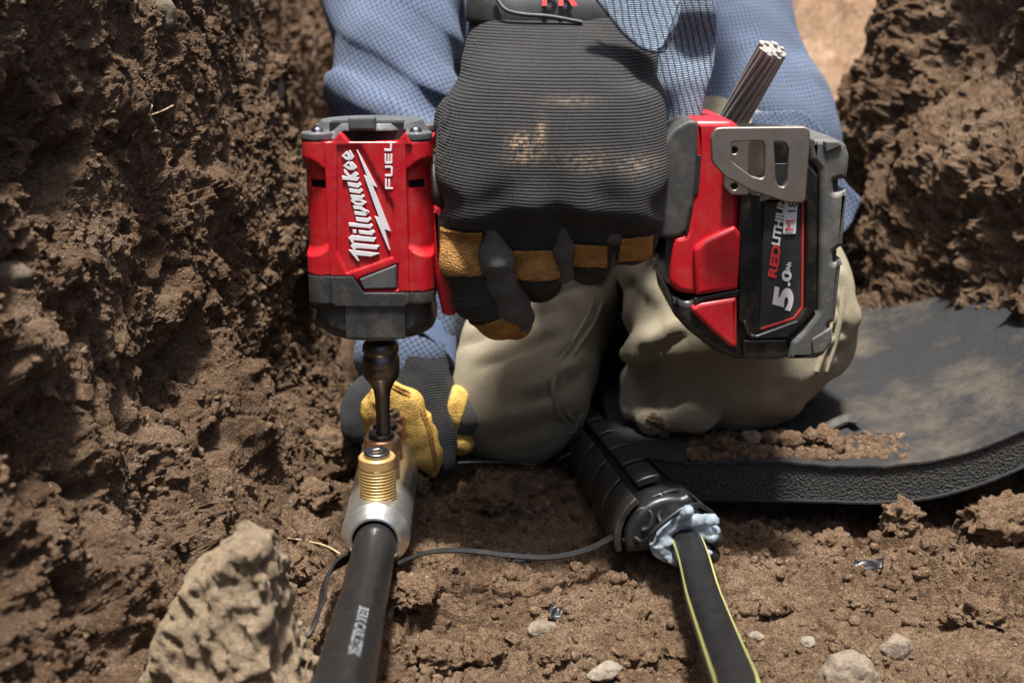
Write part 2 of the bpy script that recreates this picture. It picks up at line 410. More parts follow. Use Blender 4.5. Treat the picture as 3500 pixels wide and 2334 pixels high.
M = {}
M['soil'] = soil_mat('soil', 1.25, (1.0, 1.01, .99))
M['soil_wall'] = soil_mat('soil_wall', 1.0, (1.0, 1.0, .98))
M['soil_sunlit'] = soil_mat('soil_sunlit', 2.2, (1, 1.02, 1.03))  # far bank: brightness of the sunlit strip put into the soil colour
M['clod'] = soil_mat('clod', 1.45, (1, 1.02, 1.0))
M['stone_dull'] = stone_mat('stone_dull', (.16, .125, .09))
M['stone'] = stone_mat('stone', (.245, .195, .145))
M['rock'] = stone_mat('rock', (.42, .315, .205), 3.0)
M['stone_white'] = stone_mat('stone_white', (.26, .215, .165), .9)
M['red'] = plastic('red_plastic', (.40, .0062, .0125), .38, .26, (.36, .16, .12), .00003)
M['grey'] = plastic('grey_plastic', (.060, .064, .067), .5, .26)
M['nose'] = plastic('nose_rubber', (.019, .020, .021), .55, .28)
M['rubber'] = plastic('rubber', (.034, .034, .032), .6, .28)
M['black'] = plastic('black_plastic', (.007, .007, .0075), .3, .16)
M['endgrey'] = plastic('dusty_grey', (.060, .060, .056), .62, .6, (.24, .215, .17))
M['label'] = plastic('label', (.016, .0165, .017), .42, .12)
M['print_white'] = plastic('print_white', (.66, .65, .66), .5, .12)
M['print_red'] = plastic('print_red', (.52, .035, .03), .45, .1)
M['print_grey'] = plastic('print_grey', (.17, .185, .20), .6, .3)
M['void'] = plastic('void_black', (.004, .004, .004), .7, 0)
M['led'] = plastic('led_window', (.22, .25, .33), .3, .1)
M['clip'] = metal('clip_steel', (.24, .205, .175), .48, .00003, 700, .45, (.12, .085, .055), .85)
M['dark_steel'] = metal('dark_steel', (.13, .12, .115), .42, 0, 500, .3)
M['bright_steel'] = metal('bright_steel', (.30, .30, .31), .28, 0, 500, .2)
M['alu'] = metal('aluminium', (.74, .74, .71), .26, -.00003, 70, .04, (.34, .29, .22), .92)
M['strand'] = metal('strand', (.36, .34, .31), .5, 0, 600, .35, (.12, .09, .06), .6)
M['brass'] = metal('brass', (.68, .47, .19), .30, 0, 400, .06, (.25, .12, .05), .62)
M['copper'] = metal('copper_brass', (.72, .42, .21), .30, 0, 400, .06, (.25, .11, .05), .62)
M['gold_print'] = metal('gold_print', (.42, .27, .13), .5, 0, 500, .1)
M['jacket'] = plastic('cable_jacket', (.0065, .0066, .007), .42, .07, (.14, .12, .10), .00010, 500, .5)
M['yellow'] = plastic('yellow_stripe', (.40, .41, .14), .5, .15, (.25, .2, .12))
M['cover'] = plastic('splice_plastic', (.0075, .0078, .0085), .40, .14, (.13, .11, .075), .00005, 900)
M['dustcover'] = plastic('splice_dusty', (.012, .0117, .0108), .46, .42, (.12, .10, .065), .00005, 900)
t = NT('sealant_gel'); M['gel'] = t.set(Base_Color=(.52, .60, .68), Roughness=.11, Subsurface_Weight=.2, Subsurface_Radius=(.004, .006, .008), Subsurface_Scale=.6, Transmission_Weight=.65, IOR=1.4, Normal=t.bump(t.noise(160, 3, .5), .0012))
t = NT('foam'); fo = t.vor(620); fn = t.noise(900, 4, .7)
M['foam'] = t.set(Base_Color=t.mix(t.ramp(t.noise(420, 4, .7), [(.45, 0.0), (.75, .35)]), (.020, .020, .019), (.11, .10, .08)), Roughness=.85, Normal=t.bump(t.math('ADD', fo, t.math('MULTIPLY', fn, .6)), .0017))
t = NT('foam_skin'); pn = t.ramp(t.noise(11, 7, .72), [(.50, 0.0), (.75, .75)]); 
M['foam_skin'] = t.set(Base_Color=t.mix(pn, (.021, .0212, .0215), (.12, .095, .068)), Roughness=.88, Specular_IOR_Level=.2, Normal=t.bump(t.math('ADD', t.noise(260, 6, .7), t.math('MULTIPLY', t.noise(30, 4, .6), 3.0)), .0011))
M['knit'] = knit_mat('glove_knit', (.036, .036, .036), .0015, .06)
M['knit2'] = knit_mat('glove_knit_dark', (.026, .027, .0285), .0016, .05)
M['leather'] = leather_mat('leather', (.27, .13, .028))
M['leather2'] = leather_mat('leather_bright', (.52, .32, .070))
M['suede'] = cloth_mat('grey_suede', (.095, .092, .088), dirt=.3)
M['neoprene'] = plastic('neoprene', (.014, .014, .015), .55, .12)
M['shirt'] = cloth_mat('shirt_check', (.125, .162, .235), 'check', (.020, .031, .070), (.96, 0, .2), (-.12, .1, .98), .0031, .10, .32)
M['shirt2'] = cloth_mat('shirt_check_side', (.12, .157, .235), 'check', (.020, .031, .070), (.87, .1, .48), (-.48, .1, .87), .0031, .10, .32)
M['cuff'] = cloth_mat('denim_cuff', (.23, .285, .35), 'stripe', (.085, .112, .17), (.95, 0, .3), (0, 0, 1), .0031, .15, .28)
M['denim'] = cloth_mat('denim_hem', (.11, .16, .27), 'plain', dirt=.15)
M['khaki'] = cloth_mat('khaki', (.27, .232, .155), 'plain', dirt=.35)
M['khaki2'] = cloth_mat('khaki_dusty', (.28, .24, .165), 'plain', dirt=.6)
M['root'] = stone_mat('root', (.42, .31, .18), .3)

# ================================================================== THE TRENCH
def sstep(a, b, x): q = np.clip((x - a) / (b - a), 0, 1); return q * q * (3 - 2 * q)
def cells2(u, v, cell, s):
    """broken lumps: every point takes the height and tilt of its nearest seed"""
    u = u / cell; v = v / cell; i = np.floor(u).astype(np.int64); j = np.floor(v).astype(np.int64); best = np.full_like(u, 9.0); out = np.zeros_like(u)
    for di in (-1, 0, 1):
        for dj in (-1, 0, 1):
            I = i + di; J = j + dj; dx = u - I - _h(I, J, 1, s); dy = v - J - _h(I, J, 2, s); d2 = dx * dx + dy * dy
            h = _h(I, J, 5, s) - .5 + dx * (_h(I, J, 6, s) - .5) * 1.3 + dy * (_h(I, J, 7, s) - .35) * 1.5 - .5 * d2
            out = np.where(d2 < best, h, out); best = np.minimum(best, d2)
    return out * cell
def soil_detail(u, v, s, amp=1.0, big=1.0):
    """relief of broken soil: crumbs of several sizes, thick where the soil is loose, thin on smeared patches"""
    rough = np.clip(.62 + .75 * fbm2(u / .05, v / .05, s + 40, 3), .10, 1.15)
    wu = u + .0035 * vnoise2(u / .006, v / .006, s + 3) + .0012 * vnoise2(u / .0022, v / .0022, s + 13); wv = v + .0035 * vnoise2(u / .006 + 9, v / .006, s + 4) + .0012 * vnoise2(u / .0022, v / .0022 + 5, s + 14)
    h = big * .0045 * fbm2(u / .045, v / .045, s, 4)
    h += rough * (.55 * big * lumps2(wu, wv, .018, s + 5, .15, .60, .40) + .75 * lumps2(wu, wv, .0078, s + 6, .20, .66, .75) + 1.05 * lumps2(wu, wv, .0046, s + 7, .25, .74, 1.0) + 1.0 * lumps2(wu, wv, .0026, s + 8, .25, .72, 1.0))
    h += .0010 * fbm2(u / .0030, v / .0030, s + 9, 2)
    c1 = u + .006 * fbm2(u / .014, v / .014, s + 61, 3); c2 = v + .006 * fbm2(u / .014 + 5, v / .014, s + 62, 3)
    h += big * .20 * cells2(c1, c2, .030, s + 63) + np.clip(rough, .35, 1) * .16 * cells2(c1, c2, .0115, s + 64)
    pits = np.clip(fbm2(u / .016, v / .012, s + 60, 3) - .75, 0, 1); h -= .012 * pits
    h += np.clip(rough, .3, 1) * .00085 * (_h(np.floor(u * 900).astype(np.int64), np.floor(v * 900).astype(np.int64), 3, s) - .5)
    return (h - .004) * amp
def floor_h(x, y):
    z = soil_detail(x, y, 11, 1.15)
    z = z * (1 - .35 * np.exp(-((x - .16) ** 2 / .006 + (y - .50) ** 2 / .006)))
    z = z + .004 * np.exp(-((x + .072) / .03) ** 2) * sstep(.52, .56, y) * (1 - sstep(.70, .78, y))      # soil the connector lies on
    z = z + .006 * np.exp(-((x - .09) / .04) ** 2 - ((y - .66) / .07) ** 2)
    z = z - .012 * np.exp(-((x - .24) / .13) ** 4 - ((y - .655) / .045) ** 2)                               # hollow under the mat's lip
    z = z - .016 * np.exp(-((x - .085) / .030) ** 2 - ((y - .53) / .035) ** 2)                               # hollow under the splice mouth
    z = z + .30 * np.maximum(x - .30, 0) * (1 - sstep(.5, .6, y))
    z = z + .35 * np.maximum(-.10 - x, 0)
    return z
def grid_mesh(name, P, mat, kind='structure'):
    a, b = P.shape[:2]; I = np.arange(a * b).reshape(a, b)
    F = np.stack([I[:-1, :-1], I[1:, :-1], I[1:, 1:], I[:-1, 1:]], -1).reshape(-1, 4)
    o = mk(name, P.reshape(-1, 3), F, mat, None, smooth=False, origin=(0, 0, 0)); tag(o, kind=kind); return o
ys = [.20]
while ys[-1] < 1.7: ys.append(ys[-1] + (.0024 if ys[-1] < .38 else .00098 * max(1, (ys[-1] / .55)) if ys[-1] < .80 else .006))
xs = np.concatenate([np.arange(-.26, -.17, .003), np.arange(-.17, .30, .00095), np.arange(.30, .34, .002), np.arange(.34, .62, .004)])
X, Yg = np.meshgrid(xs, np.array(ys), indexing='ij'); Z = floor_h(X.ravel(), Yg.ravel()).reshape(X.shape)
grid_mesh('ground', np.stack([X, Yg, Z], -1), M['soil'])

def lwall_x(y, z):
    a = .045 - .035 * sstep(.42, .85, y)
    return -(.120 + a * (1 - np.exp(-np.maximum(z, 0) / .04)) + .16 * z + .045 * sstep(.875, .945, y + .12 * np.maximum(z - .12, 0)))
def lwall_hit(px, py):
    r = ray(px, py); t = np.linspace(.2, 2, 4000); P = np.array([0, 0, CAM_H]) + t[:, None] * r
    k = np.argmax(P[:, 0] < lwall_x(P[:, 1], P[:, 2])); return P[k]
LDENT = [(120, 420, 40, 22), (300, 500, 26, 20), (250, 620, 30, 16), (60, 820, 34, 18), (640, 1330, 34, 22), (500, 1420, 26, 16), (190, 1560, 32, 20), (330, 1700, 22, 14), (700, 1190, 30, 20), (690, 560, 18, 9),
         (560, 900, 22, 10), (1010, 1380, 22, 14), (60, 1350, 26, 14), (420, 1260, 20, 10), (850, 1180, 22, 12), (760, 1480, 26, 13), (930, 800, 16, 8), (80, 2000, 30, 14), (300, 2120, 26, 14), (620, 1000, 16, 8), (980, 1130, 18, 12), (500, 1850, 20, 10)]
LBUMP = [(700, 620, 30, 8), (640, 1100, 30, 10), (760, 960, 26, 9), (560, 1560, 30, 10), (860, 1480, 30, 12), (640, 1720, 34, 12), (350, 1480, 28, 10), (300, 930, 30, 8), (420, 300, 40, 9), (960, 260, 30, 8), (150, 1150, 40, 10), (400, 2000, 40, 10), (1090, 1540, 22, 10), (820, 1330, 22, 9)]
def lwall_pts(y, z):
    x = lwall_x(y, z); d = soil_detail(y, z * .8 + .1 * y, 31, .95, .7) + .009 * fbm2(y / .10, z / .08, 71, 3)
    w = .010 * fbm2(y / .02, z / .02, 77, 3)
    for L, sg in ((LDENT, -1), (LBUMP, 1)):
        for (px, py, rad, dep) in L:
            c = LH[(px, py)]; q = ((y - c[1] + w) / (rad * .00055)) ** 2 + ((z - c[2] + w) / (rad * .00048)) ** 2
            d = d + sg * dep * .001 * np.exp(-q ** 1.6)
    # step-like slabs left by the spade
    st = .003 * (np.round(fbm2(y / .05 + 3, z / .035, 91, 2) * 1.6) / 1.6); d = d + st
    return np.stack([x + d, y + .1 * d, z + .28 * d], -1)
LH = {(a, b): lwall_hit(a, b) for (a, b, _, _) in LDENT + LBUMP}
yy = np.concatenate([np.arange(.16, .36, .0024), np.arange(.36, .90, .00102), np.arange(.90, 1.6, .005)]); zz = np.concatenate([np.arange(-.005, .30, .00102), np.arange(.30, .50, .006)])
A, B = np.meshgrid(yy, zz, indexing='ij'); P = lwall_pts(A.ravel(), B.ravel()).reshape(A.shape + (3,))
grid_mesh('trench_wall_left', P, M['soil_wall'])

RX = (np.array([.2, .5, .66, .72, .80, .87, 1.0, 1.1, 1.25, 1.9]), np.array([.52, .44, .362, .322, .302, .284, .245, .255, .80, .85]))
def rwall_pts(y, z):
    x = np.interp(y, *RX) + .26 * z + .02 * np.exp(-np.maximum(z, 0) / .02) * 0
    d = soil_detail(y * .9, z / 1.5, 51, 1.6) + .016 * fbm2(y / .11, z / .09, 57, 4)
    return np.stack([x - d, y - .15 * d, z + .25 * d], -1)
yy = np.concatenate([np.arange(.25, .60, .006), np.arange(.60, 1.16, .0028), np.arange(1.16, 1.9, .010)]); zz = np.concatenate([np.arange(-.01, .36, .0028), np.arange(.36, .52, .008)])
A, B = np.meshgrid(zz, yy, indexing='ij'); P = rwall_pts(B.ravel(), A.ravel()).reshape(A.shape + (3,))
grid_mesh('trench_wall_right', P, M['soil_wall'])

def bank(u, v):
    d = soil_detail(u / 2.5, v / 2.5, 81, 3.2) + .05 * fbm2(u / .2, v / .2, 83, 4)
    return np.stack([u, 1.28 + .80 * v + .25 * d - .25 * (u - .3), .0 + .62 * v + .8 * d], -1)
uu = np.arange(-.5, 1.0, .008); vv = np.arange(-.05, 1.2, .008)
A, B = np.meshgrid(uu, vv, indexing='ij'); P = bank(A.ravel(), B.ravel()).reshape(A.shape + (3,))
grid_mesh('trench_end_bank', P, M['soil_sunlit'])
# level ground around the trench
V = np.array([(-9, -9, .50), (-.27, -9, .50), (-.27, 9, .50), (-9, 9, .50)], float); o = mk('ground_left', V, [(0, 1, 2, 3)], M['soil'], origin=(0, 0, 0)); tag(o, kind='structure')
V = np.array([(.66, -9, .52), (9, -9, .52), (9, 1.12, .52), (.66, 1.12, .52), (1.0, 1.12, .52), (1.0, 9, .52), (9, 9, .52)], float); o = mk('ground_right', V, [(0, 1, 2, 3), (4, 2, 6, 5)], M['soil'], origin=(0, 0, 0)); tag(o, kind='structure')

# ------------------------------------------------------------------ clods, stones, crumbs
def ico(sub):
    bm = bmesh.new(); bmesh.ops.create_icosphere(bm, subdivisions=sub, radius=1.0); bm.verts.ensure_lookup_table()
    V = np.array([v.co[:] for v in bm.verts]); F = np.array([[v.index for v in f.verts] for f in bm.faces]); bm.free(); return V, F
ICO = {k: ico(k) for k in (1, 2, 3, 4, 5)}
def lump_verts(sub, s, rough=.25, fine=.08, ang=0.0):
    V = ICO[sub][0]; d = 1 + rough * fbm3(V * 1.3 + s * 3.1, s, 2) + fine * fbm3(V * 5 + s, s + 5, 3)
    if ang:                                             # flat broken faces
        rg = np.random.default_rng(s); N = rg.normal(size=(9, 3)); N /= np.linalg.norm(N, axis=1)[:, None]; h = rg.uniform(.55, .95, 9)
        q = (V @ N.T) / h; d = d * (1 - ang) + ang / np.maximum(q.max(1), .75) * (1 + fine * fbm3(V * 4 + s, s + 5, 3))
    return V * d[:, None]
def crumb3(V, cell, s):
    q = V / cell; i = np.floor(q).astype(np.int64); out = np.zeros(len(V))
    for a in (-1, 0, 1):
        for b in (-1, 0, 1):
            for c in (-1, 0, 1):
                I, J, K_ = i[:, 0] + a, i[:, 1] + b, i[:, 2] + c; kk = K_ * 7919
                cx, cy, cz = I + _h(I, J, kk + 1, s), J + _h(I, J, kk + 2, s), K_ + _h(I, J, kk + 3, s); r = .3 + .45 * _h(I, J, kk + 4, s)
                out = np.maximum(out, np.sqrt(np.maximum(r * r - (q[:, 0] - cx) ** 2 - (q[:, 1] - cy) ** 2 - (q[:, 2] - cz) ** 2, 0)))
    return out * cell
def clod(name, pos, size, mat, label, cat, seed, sub=4, rough=.25, fine=.10, ang=0.0, sink=None, rotz=0.0, group=None):
    sink = (.5 if name == 'soil_clod' else .75) if sink is None else sink
    V = lump_verts(sub, seed, rough, fine, ang) * np.array(size)
    if name == 'soil_clod':
        sub = 5 if size[0] > .0085 else 4; V0 = ICO[sub][0]; V = lump_verts(sub, seed, rough * 1.5, fine * 1.6, .25) * np.array(size)
        V = V * .82 + V0 * (crumb3(V, .0062, seed) + .8 * crumb3(V, .0030, seed + 3) + .5 * crumb3(V, .0015, seed + 5))[:, None] * .8
    c, s_ = math.cos(rotz), math.sin(rotz); V = np.stack([V[:, 0] * c - V[:, 1] * s_, V[:, 0] * s_ + V[:, 1] * c, V[:, 2]], 1)
    V = V + np.array(pos) + np.array([0, 0, -V[:, 2].min() - sink * size[2]])
    return tag(mk(name, V, ICO[sub][1], mat), label, cat, group)
def fz(x, y): return float(floor_h(np.array([x]), np.array([y]))[0])
def on_floor(px, py, z=.0):
    p = G(px, py, z); return np.array([p[0], p[1], fz(p[0], p[1])])
CL = [ # name, pixel, size mm, material, label, category, seed, kwargs
 ('soil_clod', (1500, 1905), (13, 12, 9), 'clod', 'round tan soil clod lying under the black strap', 'clod', 3, {}),
 ('stone', (1850, 2105), (7.5, 6.5, 6), 'stone', 'pale rough stone beside the small black scrap with white edge', 'stone', 4, dict(ang=.5)),
 ('stone', (2065, 2275), (9, 4.6, 4), 'stone_white', 'smooth elongated whitish stone at the bottom edge of the photo', 'stone', 5, dict(ang=.3, rotz=.5, fine=.04)),
 ('stone', (2582, 2175), (3.6, 3, 2.6), 'stone_white', 'tiny whitish stone just right of the yellow striped cable', 'stone', 6, dict(ang=.4)),
 ('stone', (3060, 2200), (7.5, 6.5, 6.5), 'stone', 'angular pale stone behind the biggest stone at lower right', 'stone', 7, dict(ang=.5)),
 ('stone', (2900, 2310), (14, 10, 11), 'stone', 'largest pale stone at the lower right edge', 'stone', 8, dict(ang=.4, fine=.12)),
 ('stone', (2760, 2190), (3.2, 3, 2.4), 'stone_white', 'pea sized pale stone between the striped cable and the largest stone', 'stone', 9, dict(ang=.4)),
 ('soil_clod', (1650, 2230), (11, 9, 8), 'clod', 'brown clod on the near floor midway between the cables', 'clod', 10, {}),
 ('soil_clod', (1880, 2225), (9, 8, 7), 'clod', 'small brown clod above the elongated whitish stone', 'clod', 11, {}),
 ('soil_clod', (1480, 2250), (12, 10, 8), 'clod', 'crumbly clod right of the printed black cable', 'clod', 12, {}),
 ('soil_clod', (2190, 2220), (11, 9, 7), 'clod', 'brown clod left of the yellow striped cable', 'clod', 13, {}),
 ('soil_clod', (1130, 1590), (22, 16, 17), 'clod', 'large dark clod left of the threaded brass bolts', 'clod', 14, dict(fine=.16)),
 ('soil_clod', (1635, 1560), (11, 8, 9), 'clod', 'tan clod in front of the left khaki knee by the glove', 'clod', 15, dict(fine=.16)),
 ('soil_clod', (1420, 1720), (9, 8, 7), 'clod', 'clod close to the right flank of the metal connector', 'clod', 16, {}),
 ('soil_clod', (3080, 1800), (12, 10, 10), 'clod', 'clod in the shadow below the rubber mat edge', 'clod', 17, dict(fine=.16)),
 ('soil_clod', (2850, 1790), (11, 7, 7), 'clod', 'reddish clod in front of the mat with a white chip', 'clod', 18, {}),
 ('soil_clod', (3440, 1800), (26, 16, 18), 'clod', 'big clod at the right edge of the photo below the mat', 'clod', 19, dict(fine=.16)),
 ('soil_clod', (2650, 2070), (8, 7, 5), 'clod', 'low clod on bare soil right of the yellow striped cable', 'clod', 20, {}),
 ('soil_clod', (2920, 2060), (9, 8, 6), 'clod', 'crumbly clod below the flat black scrap on the right', 'clod', 21, {}),
 ('soil_clod', (1700, 1745), (12, 9, 8), 'clod', 'dark clod on the floor between connector and splice cover', 'clod', 22, {}),
 ('soil_clod', (1420, 2100), (12, 9, 9), 'clod', 'shaded clod touching the printed cable on its right', 'clod', 23, {}),
 ('soil_clod', (980, 1990), (12, 10, 9), 'clod', 'clod in the gap between the grey rock and the printed cable', 'clod', 24, dict(fine=.16)),
 ('soil_clod', (1090, 1740), (12, 10, 9), 'clod', 'clod left of the connector mouth at the wall foot', 'clod', 25, {}),
 ('soil_clod', (3330, 2130), (15, 12, 10), 'clod', 'dark clod near the lower right edge', 'clod', 26, dict(fine=.16)),
 ('soil_clod', (2330, 2230), (6, 5, 4), 'clod', 'small clod tucked against the left side of the striped cable', 'clod', 27, {}),
]
for nm, (px, py), sz, mt, lb, ct, sd_, kw in CL:
    clod(nm, on_floor(px, py), tuple(.001 * a for a in sz), M[mt], lb, ct, sd_, **kw)

# crumbs nobody could count
def crumbs(name, pts, sizes, mat, sub=1):
    V0, F0 = ICO[sub]; var = [lump_verts(sub, 100 + k, .5, .35, .35) for k in range(12)]; VV = []; FF = []; n = 0; rg = np.random.default_rng(5)
    for p, s in zip(pts, sizes):
        v = var[rg.integers(12)] * s * rg.uniform(.7, 1.25, 3); q, _ = np.linalg.qr(rg.normal(size=(3, 3)))
        VV.append(v @ q + p); FF.append(F0 + n); n += len(V0)
    o = mk(name, np.vstack(VV), np.vstack(FF), mat, origin=(0, 0, 0)); return o
rg = np.random.default_rng(3)
n = 11000; cy = .40 + .50 * rg.random(n) ** 1.2; cx = -.135 + (.40) * rg.random(n); keep = vnoise2(cx / .04, cy / .04, 8) + .9 * rg.random(n) > .25; cx, cy = cx[keep], cy[keep]
cs = .0006 + .0036 * rg.random(len(cx)) ** 4.5; cz = floor_h(cx, cy) + cs * .1
o = crumbs('soil_crumbs', np.stack([cx, cy, cz], 1), cs, M['clod'], 1); tag(o, 'loose soil crumbs scattered over the trench floor', 'soil crumbs', kind='stuff')
n = 4200; cy = .36 + .52 * rg.random(n); cz = .0 + .30 * rg.random(n); P = lwall_pts(cy, cz); cs = .0006 + .0020 * rg.random(n) ** 4
o = crumbs('wall_crumbs', P, cs, M['clod'], 1); tag(o, 'loose soil crumbs clinging to the left trench wall', 'soil crumbs', kind='stuff')

# bigger aggregates of crumbs, still beyond counting
def aggregates(name, pts, sizes, mat):
    V0, F0 = ICO[2]; var = []
    for k in range(14):
        v = lump_verts(2, 300 + k, .45, .2, .2); var.append(v * .8 + V0 * (crumb3(v, .62, k) + .6 * crumb3(v, .32, k + 40))[:, None] * .75)
    VV = []; FF = []; n = 0; rg = np.random.default_rng(15)
    for p, s_ in zip(pts, sizes):
        q, _ = np.linalg.qr(rg.normal(size=(3, 3))); VV.append((var[rg.integers(14)] * s_ * rg.uniform(.7, 1.2, 3)) @ q + p); FF.append(F0 + n); n += len(V0)
    return mk(name, np.vstack(VV), np.vstack(FF), mat, smooth=False, origin=(0, 0, 0))
n = 620; cy = .40 + .36 * rg.random(n); cx = -.15 + .44 * rg.random(n) ** 1.15; cs = .0020 + .0045 * rg.random(n) ** 2.5; cz = floor_h(cx, cy) - cs * .15
o = aggregates('soil_aggregates', np.stack([cx, cy, cz], 1), cs, M['soil']); tag(o, 'broken lumps of soil strewn over the trench floor', 'soil lumps', kind='stuff')
n = 480; cy = .38 + .48 * rg.random(n); cz = .0 + .28 * rg.random(n) ** 1.3; cs = .0020 + .0050 * rg.random(n) ** 2.5
o = aggregates('wall_aggregates', lwall_pts(cy, cz) - np.array([.001, 0, 0]), cs, M['soil_wall']); tag(o, 'broken lumps of soil stuck to the left trench wall', 'soil lumps', kind='stuff')

# stones stuck in the left wall
def on_lwall(px, py):
    h = lwall_hit(px, py); return lwall_pts(np.array([h[1]]), np.array([h[2]]))[0]
for px, py, sz, mt, lb, sd_ in [(960, 300, (9, 6, 14), 'stone_white', 'smooth pale stone stuck in the bright edge of the left wall', 31), (560, 55, (14, 9, 12), 'stone_dull', 'grey stone near the top of the left wall', 32),
        (150, 930, (16, 9, 9), 'stone_dull', 'large dull grey stone bedded in the left wall by the photo edge', 33), (290, 950, (6, 5, 4), 'stone', 'small whitish chip beside the bedded grey stone in the left wall', 34), (990, 420, (6, 4, 8), 'stone_dull', 'small pale stone under the smooth one in the left wall', 35)]:
    p = on_lwall(px, py); clod('stone', p - np.array([.0045 + .0003 * sz[0], 0, sz[2] * .001]), tuple(.001 * a for a in sz), M[mt], lb, 'stone', sd_, fine=.05, ang=.3, sink=0)

# the rough grey rock close to the lens
ROCK = [tuple(W(a, b, .405)[[0, 2]]) for a, b in [(422, 2480), (522, 2272), (592, 2122), (637, 2007), (697, 1932), (752, 1914), (777, 1867), (827, 1832), (897, 1842), (927, 1922), (937, 2017), (944, 2142), (957, 2232), (992, 2292), (1032, 2372), (1057, 2480)]]
def rock_f(p):
    d = poly2(p[:, 0], p[:, 2], ROCK); yf = .384 + .15 * (p[:, 2] - .05) + .9 * np.maximum(p[:, 0] + .086, 0) + .55 * np.maximum(-.110 - p[:, 0], 0)
    d = smax(d, np.maximum(yf - p[:, 1], p[:, 1] - .432 + .32 * (p[:, 2] - .03)), .004)
    q = p + .002 * np.stack([vnoise3(p / .012, 1), vnoise3(p / .012, 2), vnoise3(p / .012, 3)], 1)
    return d + .0016 * fbm3(q / .022, 3, 3) + .0026 * fbm3(q / .007, 13, 4) - .30 * crumb3(q, .0055, 5) - .0010
cc = W(760, 2150, .405); o = sdf('rock', rock_f, cc - .085, cc + np.array([.08, .08, .075]), .0016, M['rock'], None, proj=1, marg=1.8)
tag(o, 'large rough grey rock out of focus in the near left corner', 'rock')

# ================================================================== THE IMPACT DRIVER
TY = .585                                   # upright plane through the tool's axis
TX = W(1283, 790, TY)[0]
TF = TY - .0305                             # its front face
def zp(py, Y=TY): return W(1283, py, Y)[2]
def pf(pts, Y=None): return [tuple(W(x, y, Y or TF)[[0, 2]]) for x, y in pts]
Z_BOT, Z_TOP = zp(1176, TF), zp(408)
tool = empty('impact_driver', (TX, TY, Z_BOT))
tag(tool, 'red and black cordless impact driver with battery gripped in the gloved hand', 'impact driver')
HW = .0318                                  # half width
z_cap = zp(484, TF); z_seamL = zp(943, TF); z_seamR = zp(1000, TF)
zu0, zu1 = zp(545, TF), zp(622, TF)          # upper cut-outs in the corner columns
zl0, zl1 = zp(838, TF), zp(890, TF)          # lower cut-outs
def barrel(p):
    q = p - np.array([TX, TY, 0]); x, y, z = q[:, 0], q[:, 1], q[:, 2]
    core = np.hypot(np.maximum(np.abs(x) - .0195, 0), np.maximum(np.abs(y) - .0152, 0)) - .0120
    pan = np.maximum(np.maximum(np.abs(x) - (.0195 + .06 * (np.maximum(-y, 0) - .030)), -y - .0305), y)           # flat front panel
    d = smin(core, pan, .002)
    col = np.hypot(np.abs(x) - .0240, np.abs(y) - .0218) - .0080
    ang = .0085 / (zu0 - zu1)
    # columns stop at sloping planes; between them the wall lies deeper
    off = np.maximum(-(np.abs(x) * .55 - y * .83), 0)
    rad = np.hypot(np.abs(x), y)
    lim_u = zu1 + (rad - .0290) * 1.0; lim_l = zl1 + .002 + (.0395 - rad) * .75
    mid = np.maximum(z - lim_u, lim_l - z)
    colc = np.maximum(col, -np.maximum(mid, -(mid + .2)))
    d = smin(d, colc, .0022)
    return d
logo_rec = pf([(1152, 500), (1232, 498), (1345, 702), (1345, 850), (1345, 880), (1185, 935), (1150, 860)])
notch = pf([(1160, 400), (1160, 452), (1188, 477), (1368, 477), (1384, 452), (1384, 400)])
seam = pf([(1000, 943), (1206, 943), (1244, 1000), (1600, 1000), (1600, 300), (1000, 300)])
def housing_f(p):
    d = barrel(p); x, z = p[:, 0], p[:, 2]
    d = np.maximum(d, poly2(x, z, seam) + .0002)
    d = np.maximum(d, z - z_cap + .0002)
    r = np.maximum(poly2(x, z, logo_rec), p[:, 1] - (TF + .0011)); d = smax(d, -r, .0006)
    n = np.maximum(poly2(x, z, notch), p[:, 1] - (TF + .016)); d = np.maximum(d, -n)
    e = np.maximum(poly2(x, z, pf([(1222, 952), (1362, 900), (1362, 992), (1236, 996)])), p[:, 1] - (TF + .002)); d = np.maximum(d, -e)
    for sx in (-1, 1):                       # vent holes under the upper cut-outs
        h = rbox(p, (TX + sx * .0242, TY - .024, zu1 - .0016), (.0038, .009, .0020), .0006); d = np.maximum(d, -h)
    return d
# red spikes beside the notch rise above the cap line
def housing_all(p):
    d = housing_f(p); x, z = p[:, 0], p[:, 2]
    sp = np.minimum(poly2(x, z, pf([(1135, 490), (1160, 452), (1188, 480), (1188, 490)])), poly2(x, z, pf([(1360, 490), (1362, 480), (1384, 452), (1412, 500)])))
    sp = np.maximum(sp, np.maximum(p[:, 1] - (TF + .012), TF + .0001 - p[:, 1])); return np.minimum(d, sp)
lo = np.array([TX - .036, TY - .034, Z_BOT - .004]); hi = np.array([TX + .036, TY + .034, Z_TOP + .004])
housing = sdf('housing', housing_all, lo, hi, .00068, M['red'], tool, sharp=38)
bk = [box_geo((TX, TF + .014, zp(468, TF)), (.036, .012, .012)), box_geo((TX - .0225, TY - .0155, zu1 - .001), (.010, .003, .008)), box_geo((TX + .0225, TY - .0155, zu1 - .001), (.010, .003, .008))]
for nm, g in zip(('vent_slot', 'vent_slot', 'vent_slot'), bk): mk(nm, g[0], g[1], M['void'], tool, smooth=False)
